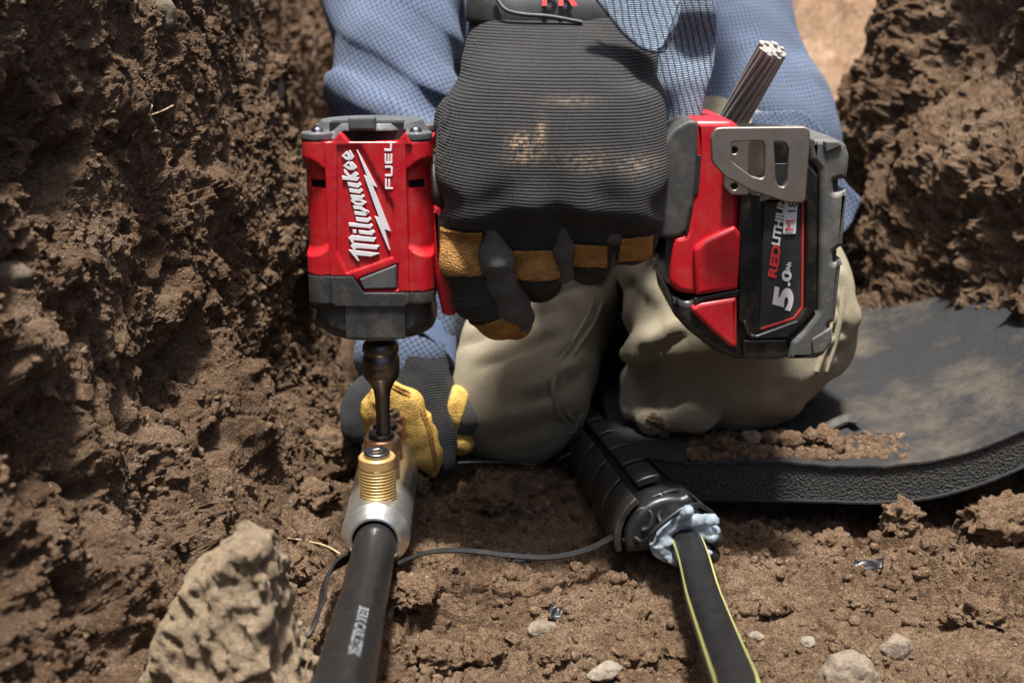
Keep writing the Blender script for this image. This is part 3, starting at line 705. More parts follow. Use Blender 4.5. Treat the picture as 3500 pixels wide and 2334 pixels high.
def nose_f(p):
    d = barrel(p); x, z = p[:, 0], p[:, 2]
    d = np.maximum(d, -(poly2(x, z, seam)) + .0002)
    q = p - np.array([TX, TY, 0]); rr = np.hypot(q[:, 0], q[:, 1])
    zc = z - Z_BOT
    core = np.maximum(np.hypot(np.maximum(np.abs(q[:, 0]) - .0165, 0), np.maximum(np.abs(q[:, 1]) - .0135, 0)) - (.0140 + .0008 * np.sin(zc * 300)), -zc)
    core = np.maximum(core, z - zp(1000, TF)); ch = rr * .72 - z * .69 - (.0275 * .72 - Z_BOT * .69); core = smax(core, ch, .003)
    cut = np.maximum(np.maximum(np.abs(np.abs(q[:, 0]) - .0243) - .0060, z - (zp(1040, TF))), -(-q[:, 1] - .016))   # hollows below the column feet
    d = np.maximum(d, -np.maximum(cut, -.1)); d = np.maximum(d, zp(1046, TF) - z)
    e = np.minimum(d, core)
    pad = np.maximum(np.maximum(np.abs(q[:, 0] - .002) - .0150, np.maximum(-q[:, 1] - .0296, q[:, 1])), np.maximum(z - zp(1000, TF), zc * -1 + .0025))
    return smax(smin(e, pad, .0012), -zc, .0015)
nose = sdf('nose_boot', nose_f, lo, hi, .00066, M['nose'], tool, sharp=38)
def cap_f(p):
    q = p - np.array([TX, TY, 0]); x, y, z = q[:, 0], q[:, 1], q[:, 2]
    col = np.hypot(np.abs(x) - .0240, np.abs(y) - .0218) - .0082; col = smax(np.maximum(col, z_cap + .0002 - z), z - zp(456, TF), .0010)
    disc = np.hypot(x, y) * 1.0 - .0305; top = z - (Z_TOP - .0000 - 1.6 * np.maximum(np.hypot(x, y) - .0255, 0)); disc = smax(np.maximum(disc, z_cap + .0002 - z), top, .001)
    d = smin(col, disc, .0012)
    n = np.maximum(np.maximum(poly2(p[:, 0], p[:, 2], pf([(1163, 500), (1163, 452), (1382, 452), (1382, 500)])), p[:, 1] - (TF + .014)), -.05); d = np.maximum(d, -n)
    tab = rbox(p, (TX - .0012, TF + .0035, zp(424, TF)), (.0064, .0042, .0030), .0008)
    return np.minimum(d, tab)
cap = sdf('rear_cap', cap_f, np.array([TX - .036, TY - .036, z_cap - .003]), np.array([TX + .036, TY + .036, Z_TOP + .004]), .00066, M['grey'], tool, sharp=38)
for sx in (-1, 1):
    lathe('screw', [(.0, .0022), (.0022, .0020), (.0030, .0010), (.0031, 0)][::-1], (TX + sx * .0240, TY - .0218, zp(457, TF)), (0, 0, 1), M['bright_steel'], cap, 20)
# grey inset badge
plate('badge', [(1228, 954), (1356, 904), (1357, 986), (1243, 990)], TF - .0003, TF + .003, M['grey'], tool, .0008, 5)
# raised white lettering, reading upwards
def lz(pts, ox=1150, oy=450, k=3.136): return [(ox + x / k, oy + y / k) for x, y in pts]
BOLT = [(216, 196), (224, 198), (434, 598), (386, 576), (580, 1072), (516, 1046), (574, 1274), (563, 1274), (410, 910), (460, 928), (294, 468), (330, 486)]
GLY = [[[(132, 1270), (200, 1275), (458, 1306), (372, 1341), (215, 1325), (243, 1388), (228, 1388)]], [[(150, 1222), (185, 1196), (458, 1224), (432, 1264), (205, 1248), (208, 1282), (190, 1282)]],
       [[(128, 1140), (165, 1113), (425, 1140), (400, 1183), (185, 1165), (188, 1204), (172, 1208)]], [[(238, 1058), (350, 1071), (390, 1050), (412, 1078), (378, 1113), (245, 1096)]], [[(172, 1053), (209, 1053), (214, 1089), (180, 1091)]],
       [[(130, 978), (345, 1000), (368, 985), (390, 1008), (352, 1052), (350, 1036), (135, 1016)]], [[(205, 918), (335, 932), (356, 915), (374, 940), (335, 977), (215, 961)]], [[(188, 855), (310, 868), (330, 845), (349, 866), (312, 906), (196, 893)]],
       [[(176, 796), (262, 804), (346, 864), (325, 884), (252, 836), (185, 833)]], [[(152, 742), (172, 713), (262, 722), (321, 760), (276, 798), (205, 791)], [(186, 746), (250, 746), (276, 762), (262, 770), (210, 766)]],
       [[(148, 678), (262, 690), (280, 672), (301, 694), (268, 732), (155, 713)]], [[(118, 544), (228, 560), (248, 540), (268, 572), (234, 606), (125, 586)]], [[(135, 611), (243, 625), (260, 606), (283, 635), (250, 667), (142, 651)]],
       [[(58, 477), (245, 495), (226, 532), (62, 516)]], [[(78, 407), (95, 410), (152, 480), (128, 492), (82, 440)]], [[(142, 480), (205, 428), (236, 460), (200, 496)]],
       [[(72, 368), (132, 317), (150, 330), (192, 400), (176, 415), (128, 412)], [(102, 368), (130, 345), (152, 386)]], [[(148, 330), (170, 323), (218, 385), (190, 416), (164, 413), (188, 384)]],
       [[(54, 262), (105, 214), (126, 222), (164, 292), (150, 306), (100, 305)], [(84, 262), (106, 240), (128, 283)]], [[(130, 204), (148, 202), (188, 274), (164, 306), (140, 304), (158, 274)]]]
FUEL = [[(520, 580), (520, 618), (604, 620), (604, 602), (540, 600), (540, 505), (522, 505)], [(555, 605), (555, 512), (574, 512), (574, 605)],
        [(520, 460), (520, 484), (585, 484), (602, 470), (602, 385), (588, 370), (520, 370), (520, 392), (580, 392), (582, 460)],
        [(516, 335), (530, 348), (585, 348), (600, 335), (598, 240), (580, 240), (580, 326), (566, 326), (566, 244), (550, 244), (550, 326), (534, 326), (534, 240), (516, 240)],
        [(512, 185), (512, 212), (580, 214), (596, 200), (594, 110), (574, 110), (574, 190)]]
for gl in GLY: plate('letter', lz(gl[0]), TF + .0002, TF + .0014, M['print_white'], tool, .00012, 0, [lz(h) for h in gl[1:]])
plate('lightning_bolt', lz(BOLT), TF + .0002, TF + .0014, M['print_white'], tool, .00012)
for gl in FUEL: plate('letter', lz(gl), TF - .0004, TF + .0006, M['print_white'], tool, .00012)

# red neck beside the barrel, direction switch, trigger
plate('neck', [(1478, 700), (1530, 730), (1552, 850), (1560, 950), (1562, 1070), (1550, 1084), (1512, 1082), (1494, 1000), (1480, 940)], TY - .019, TY + .019, M['red'], tool, .003, 14)
plate('direction_switch', [(1496, 735), (1514, 737), (1512, 842), (1498, 840)], TY - .024, TY + .024, M['grey'], tool, .001, 4)
def handle_f(p):
    a = W(1450, 640, TY); b = W(2330, 640, TY); d = capsule(p, a, b, .017, .0165); e = capsule(p, W(2230, 630, TY), W(2370, 600, TY), .019, .026)
    return smin(d, e, .02)
sdf('handle', handle_f, W(1400, 950, TY) - np.array([0, .04, 0]), W(2480, 380, TY) + np.array([0, .04, 0]), .0016, M['rubber'], tool)
def trig_f(p): return chain(p, [W(1575, 880, TY), W(1620, 850, TY), W(1640, 780, TY)], [.007, .008, .007], .003)
sdf('trigger', trig_f, W(1500, 980, TY) - np.array([0, .03, 0]), W(1720, 700, TY) + np.array([0, .03, 0]), .0014, M['black'], tool)

# ------------------------------------------------------------------ foot and battery
BF, BB = TY - .0375, TY + .0375
FF = TY - .0335
foot = plate('foot', [(2374, 412), (2500, 412), (2528, 432), (2532, 560), (2526, 790), (2520, 986), (2372, 1010), (2318, 1002), (2290, 975), (2288, 950), (2302, 812), (2344, 803), (2362, 700), (2378, 560)], FF, TY + .0335, M['red'], tool, .003, 14)
def ridge_f(p):
    d = np.maximum(poly2(p[:, 0], p[:, 2], pf([(2368, 846), (2405, 815), (2508, 768), (2532, 800), (2519, 984), (2372, 1007)], FF)), np.maximum(FF - .0032 - p[:, 1], p[:, 1] - FF - .004))
    return d
c0 = W(2330, 1040, FF); c1 = W(2560, 740, FF)
V, F = plate_geo([round_poly(pf([(2368, 846), (2405, 815), (2508, 768), (2530, 800), (2519, 984), (2374, 1006)], FF), .0016)], .0075, .0021)
mk('shoulder', np.stack([V[:, 0], FF - V[:, 2], V[:, 1]], 1), F, M['red'], foot, sharp=45)
plate('slot', [(2384, 530), (2398, 533), (2388, 660), (2372, 668)], FF - .0004, FF + .004, M['void'], foot, .0003, 3)
plate('seam', [(2364, 700), (2379, 560), (2385, 560), (2370, 702), (2350, 802), (2344, 802)], FF - .0002, FF + .004, M['void'], foot, .0002)
# rubber overmould between handle and foot
def grip_f(p):
    d = np.maximum(poly2(p[:, 0], p[:, 2], round_poly(pf([(2262, 520), (2300, 450), (2355, 418), (2384, 420), (2376, 560), (2362, 690), (2340, 800), (2290, 808), (2250, 806)], FF), .004)), np.abs(p[:, 1] - TY) - .0325)
    c = capsule(p, W(2200, 640, TY), W(2330, 630, TY), .017, .026)
    return smin(d, c, .010) - .0008
sdf('rubber_grip', grip_f, W(2120, 900, TY) - np.array([0, .045, 0]), W(2420, 360, TY) + np.array([0, .045, 0]), .00115, M['rubber'], tool)
# control panel on the side of the foot that faces the hand
xp = W(2296, 880, FF)[0]; pz0, pz1 = zp(958, FF), zp(815, FF)
pan = mk('control_panel', *box_geo((xp + .0005, TY - .001, (pz0 + pz1) / 2), (.0052, .0570, pz1 - pz0)), M['label'], tool, smooth=False)
mk('button', *box_geo((xp - .0022, TY + .005, zp(845, FF)), (.0016, .0300, .0068)), M['black'], pan, smooth=False)
for k in range(4):
    yy_ = TY - .0120 + (3 - k) * .0105
    mk('indicator_light', *box_geo((xp - .0021, yy_, zp(905, FF)), (.0010, .0062, .0042)), M['led'], pan, smooth=False)
    s = '123'[k] if k < 3 else 'o'
    V, F = text_geo(s, .0052, 0, 0, .0001); V[:, 0] = (V[:, 0] - V[:, 0].mean()) * 1.6
    mk('numeral', np.stack([xp - .0022 - V[:, 2], yy_ - V[:, 0], zp(936, FF) + V[:, 1] - .0015], 1), F, M['print_grey'], pan, smooth=False)

for o_ in [pan] + list(pan.children):
    for v in o_.data.vertices:
        wy = v.co.y + wloc(o_)[1]; v.co.x -= .125 * (wy - FF)
bat = plate('battery_pack', [(2292, 1008), (2350, 1030), (2376, 1014), (2519, 988), (2530, 470), (2620, 462), (2770, 466), (2812, 520), (2805, 1075), (2760, 1135), (2700, 1226), (2520, 1232), (2440, 1200), (2352, 1132), (2300, 1074)], BF + .004, BB - .004, M['black'], tool, .0035, 16)
plate('side_rail', [(2530, 660), (2604, 664), (2596, 1140), (2560, 1150), (2540, 1105), (2526, 1100)], BF + .0005, BF + .008, M['black'], bat, .0012, 8)
plate('frame', [(2604, 690), (2760, 560), (2795, 600), (2792, 1055), (2742, 1110), (2690, 1155), (2564, 1160), (2545, 1095), (2562, 1140), (2588, 1146), (2725, 1096), (2754, 1052), (2758, 690)], BF - .0005, BF + .008, M['black'], bat, .0010, 4)
plate('lower_shell', [(2540, 1160), (2690, 1158), (2700, 1220), (2660, 1230), (2540, 1228)], BF + .0012, BF + .010, M['black'], bat, .0014, 8)
lab = plate('label', [(2618, 560), (2756, 560), (2754, 1052), (2722, 1096), (2594, 1132)], BF + .0028, BF + .006, M['label'], bat, .0002)
plate('red_edge', [(2742, 560), (2749, 560), (2747, 1050), (2716, 1090), (2600, 1128), (2600, 1121), (2712, 1085), (2740, 1046)], BF + .0025, BF + .004, M['print_red'], lab, .0001)
gap = plate('gap_strip', [(2604, 668), (2618, 668), (2594, 1132), (2584, 1140)], BF + .0036, BF + .007, M['void'], bat, .0002)
plate('end_cap', [(2778, 476), (2868, 478), (2894, 495), (2906, 535), (2900, 590), (2896, 612), (2852, 618), (2852, 660), (2898, 648), (2884, 840), (2850, 862), (2850, 900), (2880, 884), (2856, 1100), (2832, 1112), (2832, 1138), (2850, 1128), (2846, 1165), (2818, 1215), (2790, 1228), (2694, 1230), (2706, 1168), (2748, 1128), (2798, 1064), (2802, 580), (2772, 548)], BF - .0008, BB, M['endgrey'], bat, .0026, 7)
plate('end_core', [(2800, 520), (2870, 520), (2862, 900), (2835, 1150), (2790, 1180), (2800, 700)], BF + .003, BB - .003, M['nose'], bat, .002)
for q in ([(2815, 482), (2868, 484), (2880, 500), (2822, 524)], [(2775, 1160), (2842, 1120), (2845, 1165), (2815, 1205), (2778, 1212)]):
    plate('end_facet', q, BF - .0020, BF + .004, M['endgrey'], bat, .0008, 6)
plate('release_button', [(2366, 1050), (2392, 1036), (2520, 1016), (2521, 1188), (2496, 1188), (2440, 1140), (2392, 1094), (2364, 1066)], BF + .0005, BF + .02, M['red'], bat, .002, 9)
plate('catch_line', [(2374, 1020), (2526, 990), (2526, 1004), (2400, 1030), (2376, 1042)], BF + .001, BF + .02, M['black'], bat, .0006)
# label lettering, reading upwards (letter x = up, letter y = left)
def label_text(s, px, py, size_px, mat, bold=.02, shear=0.0, wide=1.0, parent=None, lean=-.075, lift=0.0):
    k = mpp(py, BF); V, F = text_geo(s, 1.0, shear, bold, .004)
    hgt = size_px * k / .72; o = W(px, py, BF)
    V = V * hgt; Vx = V[:, 0] * wide
    X = o[0] - V[:, 1] - Vx * lean; Z = o[2] + Vx
    me = mk('lettering', np.stack([X, BF + .0025 - lift - V[:, 2], Z], 1), F, mat, parent or lab, smooth=False); return me
label_text('5', 2705, 1068, 64, M['print_white'], .05, .15, 1.75)
label_text('.0', 2702, 984, 31, M['print_white'], .04, .12, 1.75)
label_text('Ah', 2704, 928, 16, M['print_white'], .03, 0, 1.1)
label_text('RED', 2656, 958, 29, M['print_red'], .045, .2, 1.55)
label_text('LITHIUM', 2667, 846, 27, M['print_white'], .035, .2, 1.18)
bx = plate('badge_plate', round_poly([(2676, 800), (2720, 800), (2730, 640), (2684, 640)], 5), BF + .0022, BF + .0034, M['print_white'], lab, .0001)
V = label_text('M', 2714, 794, 30, M['print_red'], .0, .0, 1.3, lab, lift=.0006)
label_text('18', 2722, 736, 30, M['label'], .0, .0, 1.15, lab, lift=.0006)
# belt hook of bent steel
hook = plate('belt_hook', [(2430, 470), (2446, 440), (2468, 436), (2752, 434), (2768, 444), (2770, 470), (2754, 686), (2742, 695), (2690, 692), (2572, 654), (2478, 604), (2434, 556)], BF - .0125, BF - .0095, M['clip'], tool, .0006, 8,
     holes=[round_poly([(2502, 486), (2606, 482), (2614, 498), (2614, 604), (2602, 612), (2568, 602), (2502, 552)], 8), round_poly([(2646, 484), (2682, 487), (2696, 508), (2690, 622), (2680, 641), (2660, 636), (2652, 616)], 8)])
plate('hook_base', [(2482, 480), (2560, 480), (2560, 668), (2500, 668), (2474, 640)], BF - .0005, BF + .006, M['clip'], hook, .0006, 6, holes=[[(2510 + 11 * math.cos(a), y + 12 * math.sin(a)) for a in np.linspace(0, 2 * math.pi, 14, endpoint=False)] for y in (515, 575, 638)])
for y in (515, 575, 638): plate('screw_hole', [(2510 + 12 * math.cos(a), y + 13 * math.sin(a)) for a in np.linspace(0, 2 * math.pi, 14, endpoint=False)], BF + .001, BF + .003, M['void'], hook, .0001)
a0 = W(2560, 480, BF); a1 = W(2560, 660, BF); b0 = W(2640, 480, BF - .009); b1 = W(2640, 665, BF - .009)
V = np.array([a0, a1, b1, b0]); V = np.vstack([V, V + np.array([0, .0025, 0])]); mk('spring_leaf', V, [(0, 1, 2, 3), (7, 6, 5, 4), (0, 4, 5, 1), (1, 5, 6, 2), (2, 6, 7, 3), (3, 7, 4, 0)], M['clip'], hook, smooth=False)

# ================================================================== THE DRIVE BIT
def rp(px): return px * mpp(1300, TY)
bzs = lambda y: zp(y)
prof = [(rp(24), 1492), (rp(25), 1490), (rp(25), 1476), (rp(24), 1470), (rp(24.5), 1400), (rp(26), 1355), (rp(31), 1330), (rp(44), 1305), (rp(60), 1286), (rp(63), 1280), (rp(63), 1222), (rp(60), 1216), (rp(57), 1208), (rp(60), 1200), (rp(62), 1196), (rp(62), 1180), (rp(55), 1168), (rp(30), 1160)]
bz0 = zp(1492); BXc = TX + .0008
bit = lathe('drive_bit', [(r, zp(y) - bz0) for r, y in prof], (BXc, TY, bz0), (0, 0, 1), M['dark_steel'], None, 48)
tag(bit, 'dark steel hex drive bit turning the second bolt of the connector', 'drive bit')
def wrap(V, zc, rad=rp(63) + .00005):        # wrap flat lettering round the bit
    a = V[:, 0] / rad; return np.stack([BXc + np.sin(a) * (rad + V[:, 2]), TY - np.cos(a) * (rad + V[:, 2]), zc + V[:, 1]], 1)
V, F = text_geo('6mm', .0044, 0, 0, .00005); V[:, 0] -= V[:, 0].mean() + .0004; V[:, :2] *= -1; mk('size_mark', wrap(V + np.array([.0010, .0014, 0]), zp(1240)), F, M['gold_print'], bit, smooth=False)
def mini(pts): # the housing lettering again, turned the other way and small
    return [((-(730 - y) * -1.0) * -.0000088 + .00005, (x - 250) * .0000088 * 1.0) for x, y in pts]
ms = []
for gl in GLY + [[BOLT]]:
    V, F = plate_geo([mini(o_) for o_ in gl], .0001); c, s_ = math.cos(-.05), math.sin(-.05); ms.append((np.stack([V[:, 0] * c - V[:, 1] * s_, V[:, 0] * s_ + V[:, 1] * c, V[:, 2]], 1), F))
V, F = join_geo(ms); mk('maker_mark', wrap(V + np.array([.0006, 0, 0]), zp(1263)), F, M['gold_print'], bit, smooth=False)

# ================================================================== THE SHEAR-BOLT CONNECTOR
CX, CZ, CR = -.0708, .0245, .0180
con = empty('cable_connector', (CX, .535, CZ - CR)); tag(con, 'silver aluminium cable connector with four threaded brass bolts on the soil', 'connector')
lathe('barrel', [(.0112, .09), (.0112, .0012), (.0118, 0), (.0128, 0), (.0133, .0003), (.0177, .0072), (CR, .0078), (CR, .176), (.0165, .179), (.0112, .179)], (CX, .535, CZ), (-.035, 1, -.005), M['alu'], con, 72, 14)
lathe('bore', [(.0111, .02), (.0111, .085), (.0, .085)][::-1], (CX, .535, CZ), (-.035, 1, -.005), M['void'], con, 32)
BO = [(.556, .0637, 'brass', -.0707), (.585, .0630, 'copper', -.0716), (.6135, .0580, 'copper', -.0726), (.642, .0555, 'copper', -.0738)]
for k, (by, bz, mt, bx_) in enumerate(BO):
    r = .0097; hh = bz - CZ; zz_ = [(r * .9, .004)]
    npit = 14; z_th = .0085; step = (hh - .0068 - z_th) / npit
    for q in range(npit):
        z0 = z_th + q * step; zz_ += [(r - .00055, z0), (r - .00055, z0 + step * .25), (r, z0 + step * .5), (r, z0 + step * .8)]
    zz_ += [(r - .0004, hh - .0062), (r, hh - .0056), (r, hh - .0008), (r - .0007, hh), (r - .0022, hh), (r - .0026, hh - .0008), (.0, hh - .0008)]
    b_ = lathe('bolt', zz_, (bx_, by, CZ), (0, 0, 1), M[mt], con, 48, 30)
    # steel shear screw with a hexagonal socket
    V, F = plate_geo([[(.0068 * math.cos(a), .0068 * math.sin(a)) for a in np.linspace(0, 2 * math.pi, 32, endpoint=False)], [(.0033 * math.cos(a), .0033 * math.sin(a)) for a in np.linspace(.3, 2 * math.pi + .3, 6, endpoint=False)]], .0034, .0007)
    mk('shear_screw', np.stack([V[:, 0] + bx_, V[:, 1] + by, V[:, 2] + bz + .0008], 1), F, M['bright_steel' if k in (0, 3) else 'dark_steel'], b_, sharp=35)
    if k == 1:
        V, F = text_geo('2 0 30', .0036, 0, .0, .00006); V[:, 0] -= .0008; a = V[:, 0] / (r + .0001) + .1
        mk('stamped_number', np.stack([bx_ + np.sin(a) * (r + .0001), by - np.cos(a) * (r + .0001) - V[:, 2], bz - .0046 + V[:, 1]], 1), F, M['brass'], b_, smooth=False)

# ================================================================== CABLES
JR = .0108
path = catmull([(CX + .001, .60, CZ - .0008), (CX, .545, CZ - .0014), W(1262, 1960, .492), W(1218, 2150, .415), W(1172, 2350, .338), W(1120, 2600, .27), W(1020, 3000, .2), (-.135, .06, .13)], 14)
V, F = tube_geo(path, JR, 40); cab = mk('power_cable', V, F, M['jacket'], None, sharp=50)
tag(cab, 'thick black cable with white print entering the silver connector', 'cable')
# printed lettering along the cable
def cable_print(path, s, along0, size, ang, R_, mat, parent):
    V, F = text_geo(s, size, 0, .00008, .00004); V[:, 0] *= 1.75; T, N, B = frames(path); L = np.concatenate([[0], np.cumsum(np.linalg.norm(np.diff(path, axis=0), axis=1))])
    q = np.clip(along0 + V[:, 0], 0, L[-1] - 1e-4); out = []
    C = np.stack([np.interp(q, L, path[:, i]) for i in range(3)], 1); Nn = np.stack([np.interp(q, L, N[:, i]) for i in range(3)], 1); Bb = np.stack([np.interp(q, L, B[:, i]) for i in range(3)], 1)
    a = ang - (V[:, 1] - size * .35) / R_
    return mk('printed_text', C + (R_ + .00006 + V[:, 2][:, None]) * (np.cos(a)[:, None] * Nn + np.sin(a)[:, None] * Bb), F, mat, parent, smooth=False)
cable_print(path, 'BERK CABLETEK', .190, .0058, -1.92, JR, M['print_grey'], cab)

p_s = W(2335, 1835, .560); C2R = .0086
path2 = catmull([p_s + np.array([-.022, .055, .004]), p_s, W(2415, 2070, .462), W(2516, 2336, .366), W(2650, 2650, .28), (.13, .15, .085), (.17, .0, .12)], 14)
V, F = tube_geo(path2, C2R, 40); cab2 = mk('striped_cable', V, F, M['jacket'], None, sharp=50); tag(cab2, 'black cable with two yellow-green stripes running out of the splice cover', 'cable')
T2, N2, B2 = frames(path2)
for ang in (-.35, -2.42):
    V = []; F = []
    for i in range(len(path2)):
        for w in (-.11, .11):
            a = ang + w; V.append(path2[i] + (C2R + .00012) * (math.cos(a) * N2[i] + math.sin(a) * B2[i]))
    for i in range(len(path2) - 1): F.append((2 * i, 2 * i + 1, 2 * i + 3, 2 * i + 2))
    mk('stripe', V, F, M['yellow'], cab2)

# ================================================================== THE SPLICE COVER
A0 = np.array([.0545, .728, .004]); B0 = np.array([.0845, .552, .0150]); axv = B0 - A0; LEN = np.linalg.norm(axv); axv = axv / LEN
rgt = np.cross(axv, [0, 0, 1.0]); rgt = -rgt / np.linalg.norm(rgt); upv = np.cross(rgt, axv); upv = upv if upv[2] > 0 else -upv
def spw(s): return .0190 + .0075 * s
def sph(s): return .0220 + .0045 * s
def SPp(s, a, b, off=0): return A0 + axv * (s * LEN) + rgt * (a * spw(s)) + upv * (b * sph(s))
sp = empty('splice_cover', (A0 + B0) / 2 - np.array([0, 0, .004])); tag(sp, 'black plastic clamshell splice cover oozing pale blue gel round a cable', 'splice cover')
def core_f(p):
    q = p - A0; s = np.clip(q @ axv / LEN, -.04, 1.0); a = (q @ rgt) / spw(s); b = (q @ upv) / sph(s); along = q @ axv
    left = (-.92 * a + -.0) ; d = np.maximum((np.hypot(a / .93, (b - .05) / .93) - 1) * .021, (-.22 - b) * .025)
    ridge = .0022 * np.exp(-((a - .40) / .10) ** 2) + .0014 * np.exp(-((a - .72) / .08) ** 2); d = d - ridge * (b > 0)
    d = d + .0008
    return smax(smax(d, along - LEN * .985, .004), -along - .004, .008)
cm = (A0 + B0) / 2; sdf('inner_shell', core_f, cm - np.array([.06, .11, .035]), cm + np.array([.06, .11, .055]), .0012, M['cover'], sp, sharp=50)
def slab(name, s0, s1, pts, th, mat, parent, bev=.0010):
    """a plate that follows the cover: pts are (a,b) across, s0..s1 along"""
    bm = bmesh.new(); rows = []
    for s in np.linspace(s0, s1, 4):
        r1 = []; r2 = []
        for i, (a, b) in enumerate(pts):
            pa = np.array(pts[max(i - 1, 0)]); pb = np.array(pts[min(i + 1, len(pts) - 1)]); t_ = pb - pa; nn = np.array([-t_[1], t_[0]]); nn = nn / np.linalg.norm(nn)
            P0 = SPp(s, a, b); out = rgt * nn[0] + upv * nn[1]; r1.append(bm.verts.new(P0 + out * th)); r2.append(bm.verts.new(P0 - out * .001))
        rows.append((r1, r2))
    m = len(pts)
    for i in range(3):
        for k in range(m - 1):
            bm.faces.new((rows[i][0][k], rows[i][0][k + 1], rows[i + 1][0][k + 1], rows[i + 1][0][k])); bm.faces.new((rows[i][1][k + 1], rows[i][1][k], rows[i + 1][1][k], rows[i + 1][1][k + 1]))
        for k, sg in ((0, 1), (m - 1, -1)):
            f = (rows[i][0][k], rows[i + 1][0][k], rows[i + 1][1][k], rows[i][1][k]); bm.faces.new(f if sg > 0 else f[::-1])
    for i, sg in ((0, 1), (3, -1)):
        for k in range(m - 1):
            f = (rows[i][0][k + 1], rows[i][0][k], rows[i][1][k], rows[i][1][k + 1]); bm.faces.new(f if sg > 0 else f[::-1])
    bmesh.ops.recalc_face_normals(bm, faces=bm.faces); bm.verts.index_update(); V = np.array([v.co[:] for v in bm.verts]); F = [[v.index for v in f.verts] for f in bm.faces]; bm.free()
    o = mk(name, V, F, mat, parent, sharp=60); md = o.modifiers.new('bevel', 'BEVEL'); md.width = .0008; md.segments = 2; md.limit_method = 'ANGLE'; md.angle_limit = R(50); return o
Lp = [(math.cos(R(q)) * 1.0, .05 + .98 * math.sin(R(q))) for q in (196, 182, 168, 154, 140, 127)]
for k in range(5): slab('shell_segment', .01 + k * .195,   .01 + k * .195 + .168, Lp, .0030, M['dustcover'], sp)
Tp = [(math.cos(R(q)) * 1.0, .07 + 1.0 * math.sin(R(q))) for q in (119, 109, 99, 89)]
for k in range(5): slab('ridge_segment', .03 + k * .175, .03 + k * .175 + .145, Tp, .0034, M['dustcover' if k < 3 else 'cover'], sp)
def flap_f(p):
    q = p - A0; s = q @ axv / LEN; a = (q @ rgt) / spw(s); b = (q @ upv) / sph(s)
    d = np.hypot((s - .70) / .30, (a - .70) / .42) - 1; surf_ = (q @ upv) - sph(s) * (1.03 - .78 * np.clip(a - .05, 0, 2) ** 2 - .25 * np.maximum(a - .9, 0)); 
    return smax(np.abs(surf_) - .0015, d * .014, .001)
sdf('side_flap', flap_f, cm - np.array([.06, .10, .03]), cm + np.array([.07, .10, .055]), .0012, M['cover'], sp, marg=2.5, sharp=50)
tube('lock_loop', [W(2172, 1800, .556), W(2178, 1752, .556), W(2205, 1738, .556), W(2228, 1760, .554), W(2220, 1800, .552), W(2196, 1812, .552)], .0015, M['cover'], sp, seg=10)
tube('lock_loop', [W(2232, 1700, .560), W(2260, 1692, .560), W(2262, 1730, .557), W(2250, 1760, .555), W(2262, 1790, .552)], .0015, M['cover'], sp, seg=10)
tube('lock_loop', [W(2255, 1690, .562), W(2310, 1676, .566), W(2360, 1690, .570), W(2382, 1730, .572)], .0013, M['cover'], sp, seg=10)
tube('rim', [W(2132, 1846, .556), W(2165, 1836, .553), W(2200, 1850, .548), W(2250, 1800, .546), W(2330, 1740, .549), W(2385, 1725, .553), W(2430, 1750, .556), W(2450, 1780, .556)], .0013, M['cover'], sp, seg=10)
for a_, b_ in (((2405, 1832), (2446, 1842)), ((2395, 1888), (2432, 1896))):
    def petal_f(p, a_=a_, b_=b_): return capsule(p, W(*a_, .556), W(*b_, .549), .0040, .0046)
    c = W(*b_, .55); sdf('petal', petal_f, c - .022, c + .022, .0011, M['cover'], sp)
GA = path2[17] - path2[14]; GA = GA / np.linalg.norm(GA); GC = p_s + GA * .0085
def gel_f(p):
    q = p - GC; al = q @ GA; rv = q - al[:, None] * GA; rho = np.linalg.norm(rv, axis=1); an = np.arctan2(rv[:, 2], rv[:, 0])
    wv = vnoise2(an * 2.3, an * 0 + 3.3, 4); tb = .0046 + .0014 * wv
    d = np.hypot(rho - .0136 - .0016 * vnoise2(an * 3.1 + 7, an * 0, 5), al - .002 * vnoise2(an * 2 + 3, an * 0, 6)) - tb
    d = smax(d, -q[:, 2] - .0095, .003)
    d = smin(d, np.maximum(rho - .0140, np.abs(al + .006) - .005), .002)
    for a_, b_, r in (((2385, 1775), (2436, 1778), .0034), ((2375, 1830), (2436, 1838), .0030), ((2365, 1878), (2420, 1890), .0031), ((2330, 1770), (2352, 1748), .0036)): d = smin(d, capsule(p, W(*a_, .551), W(*b_, .545), r, r * .9), .003)
    return d + .0006 * fbm3(p / .0035, 4, 3)
c = W(2320, 1830, .548); sdf('sealant_gel', gel_f, c - np.array([.032, .024, .026]), c + np.array([.032, .024, .026]), .0008, M['gel'], sp, one=True)

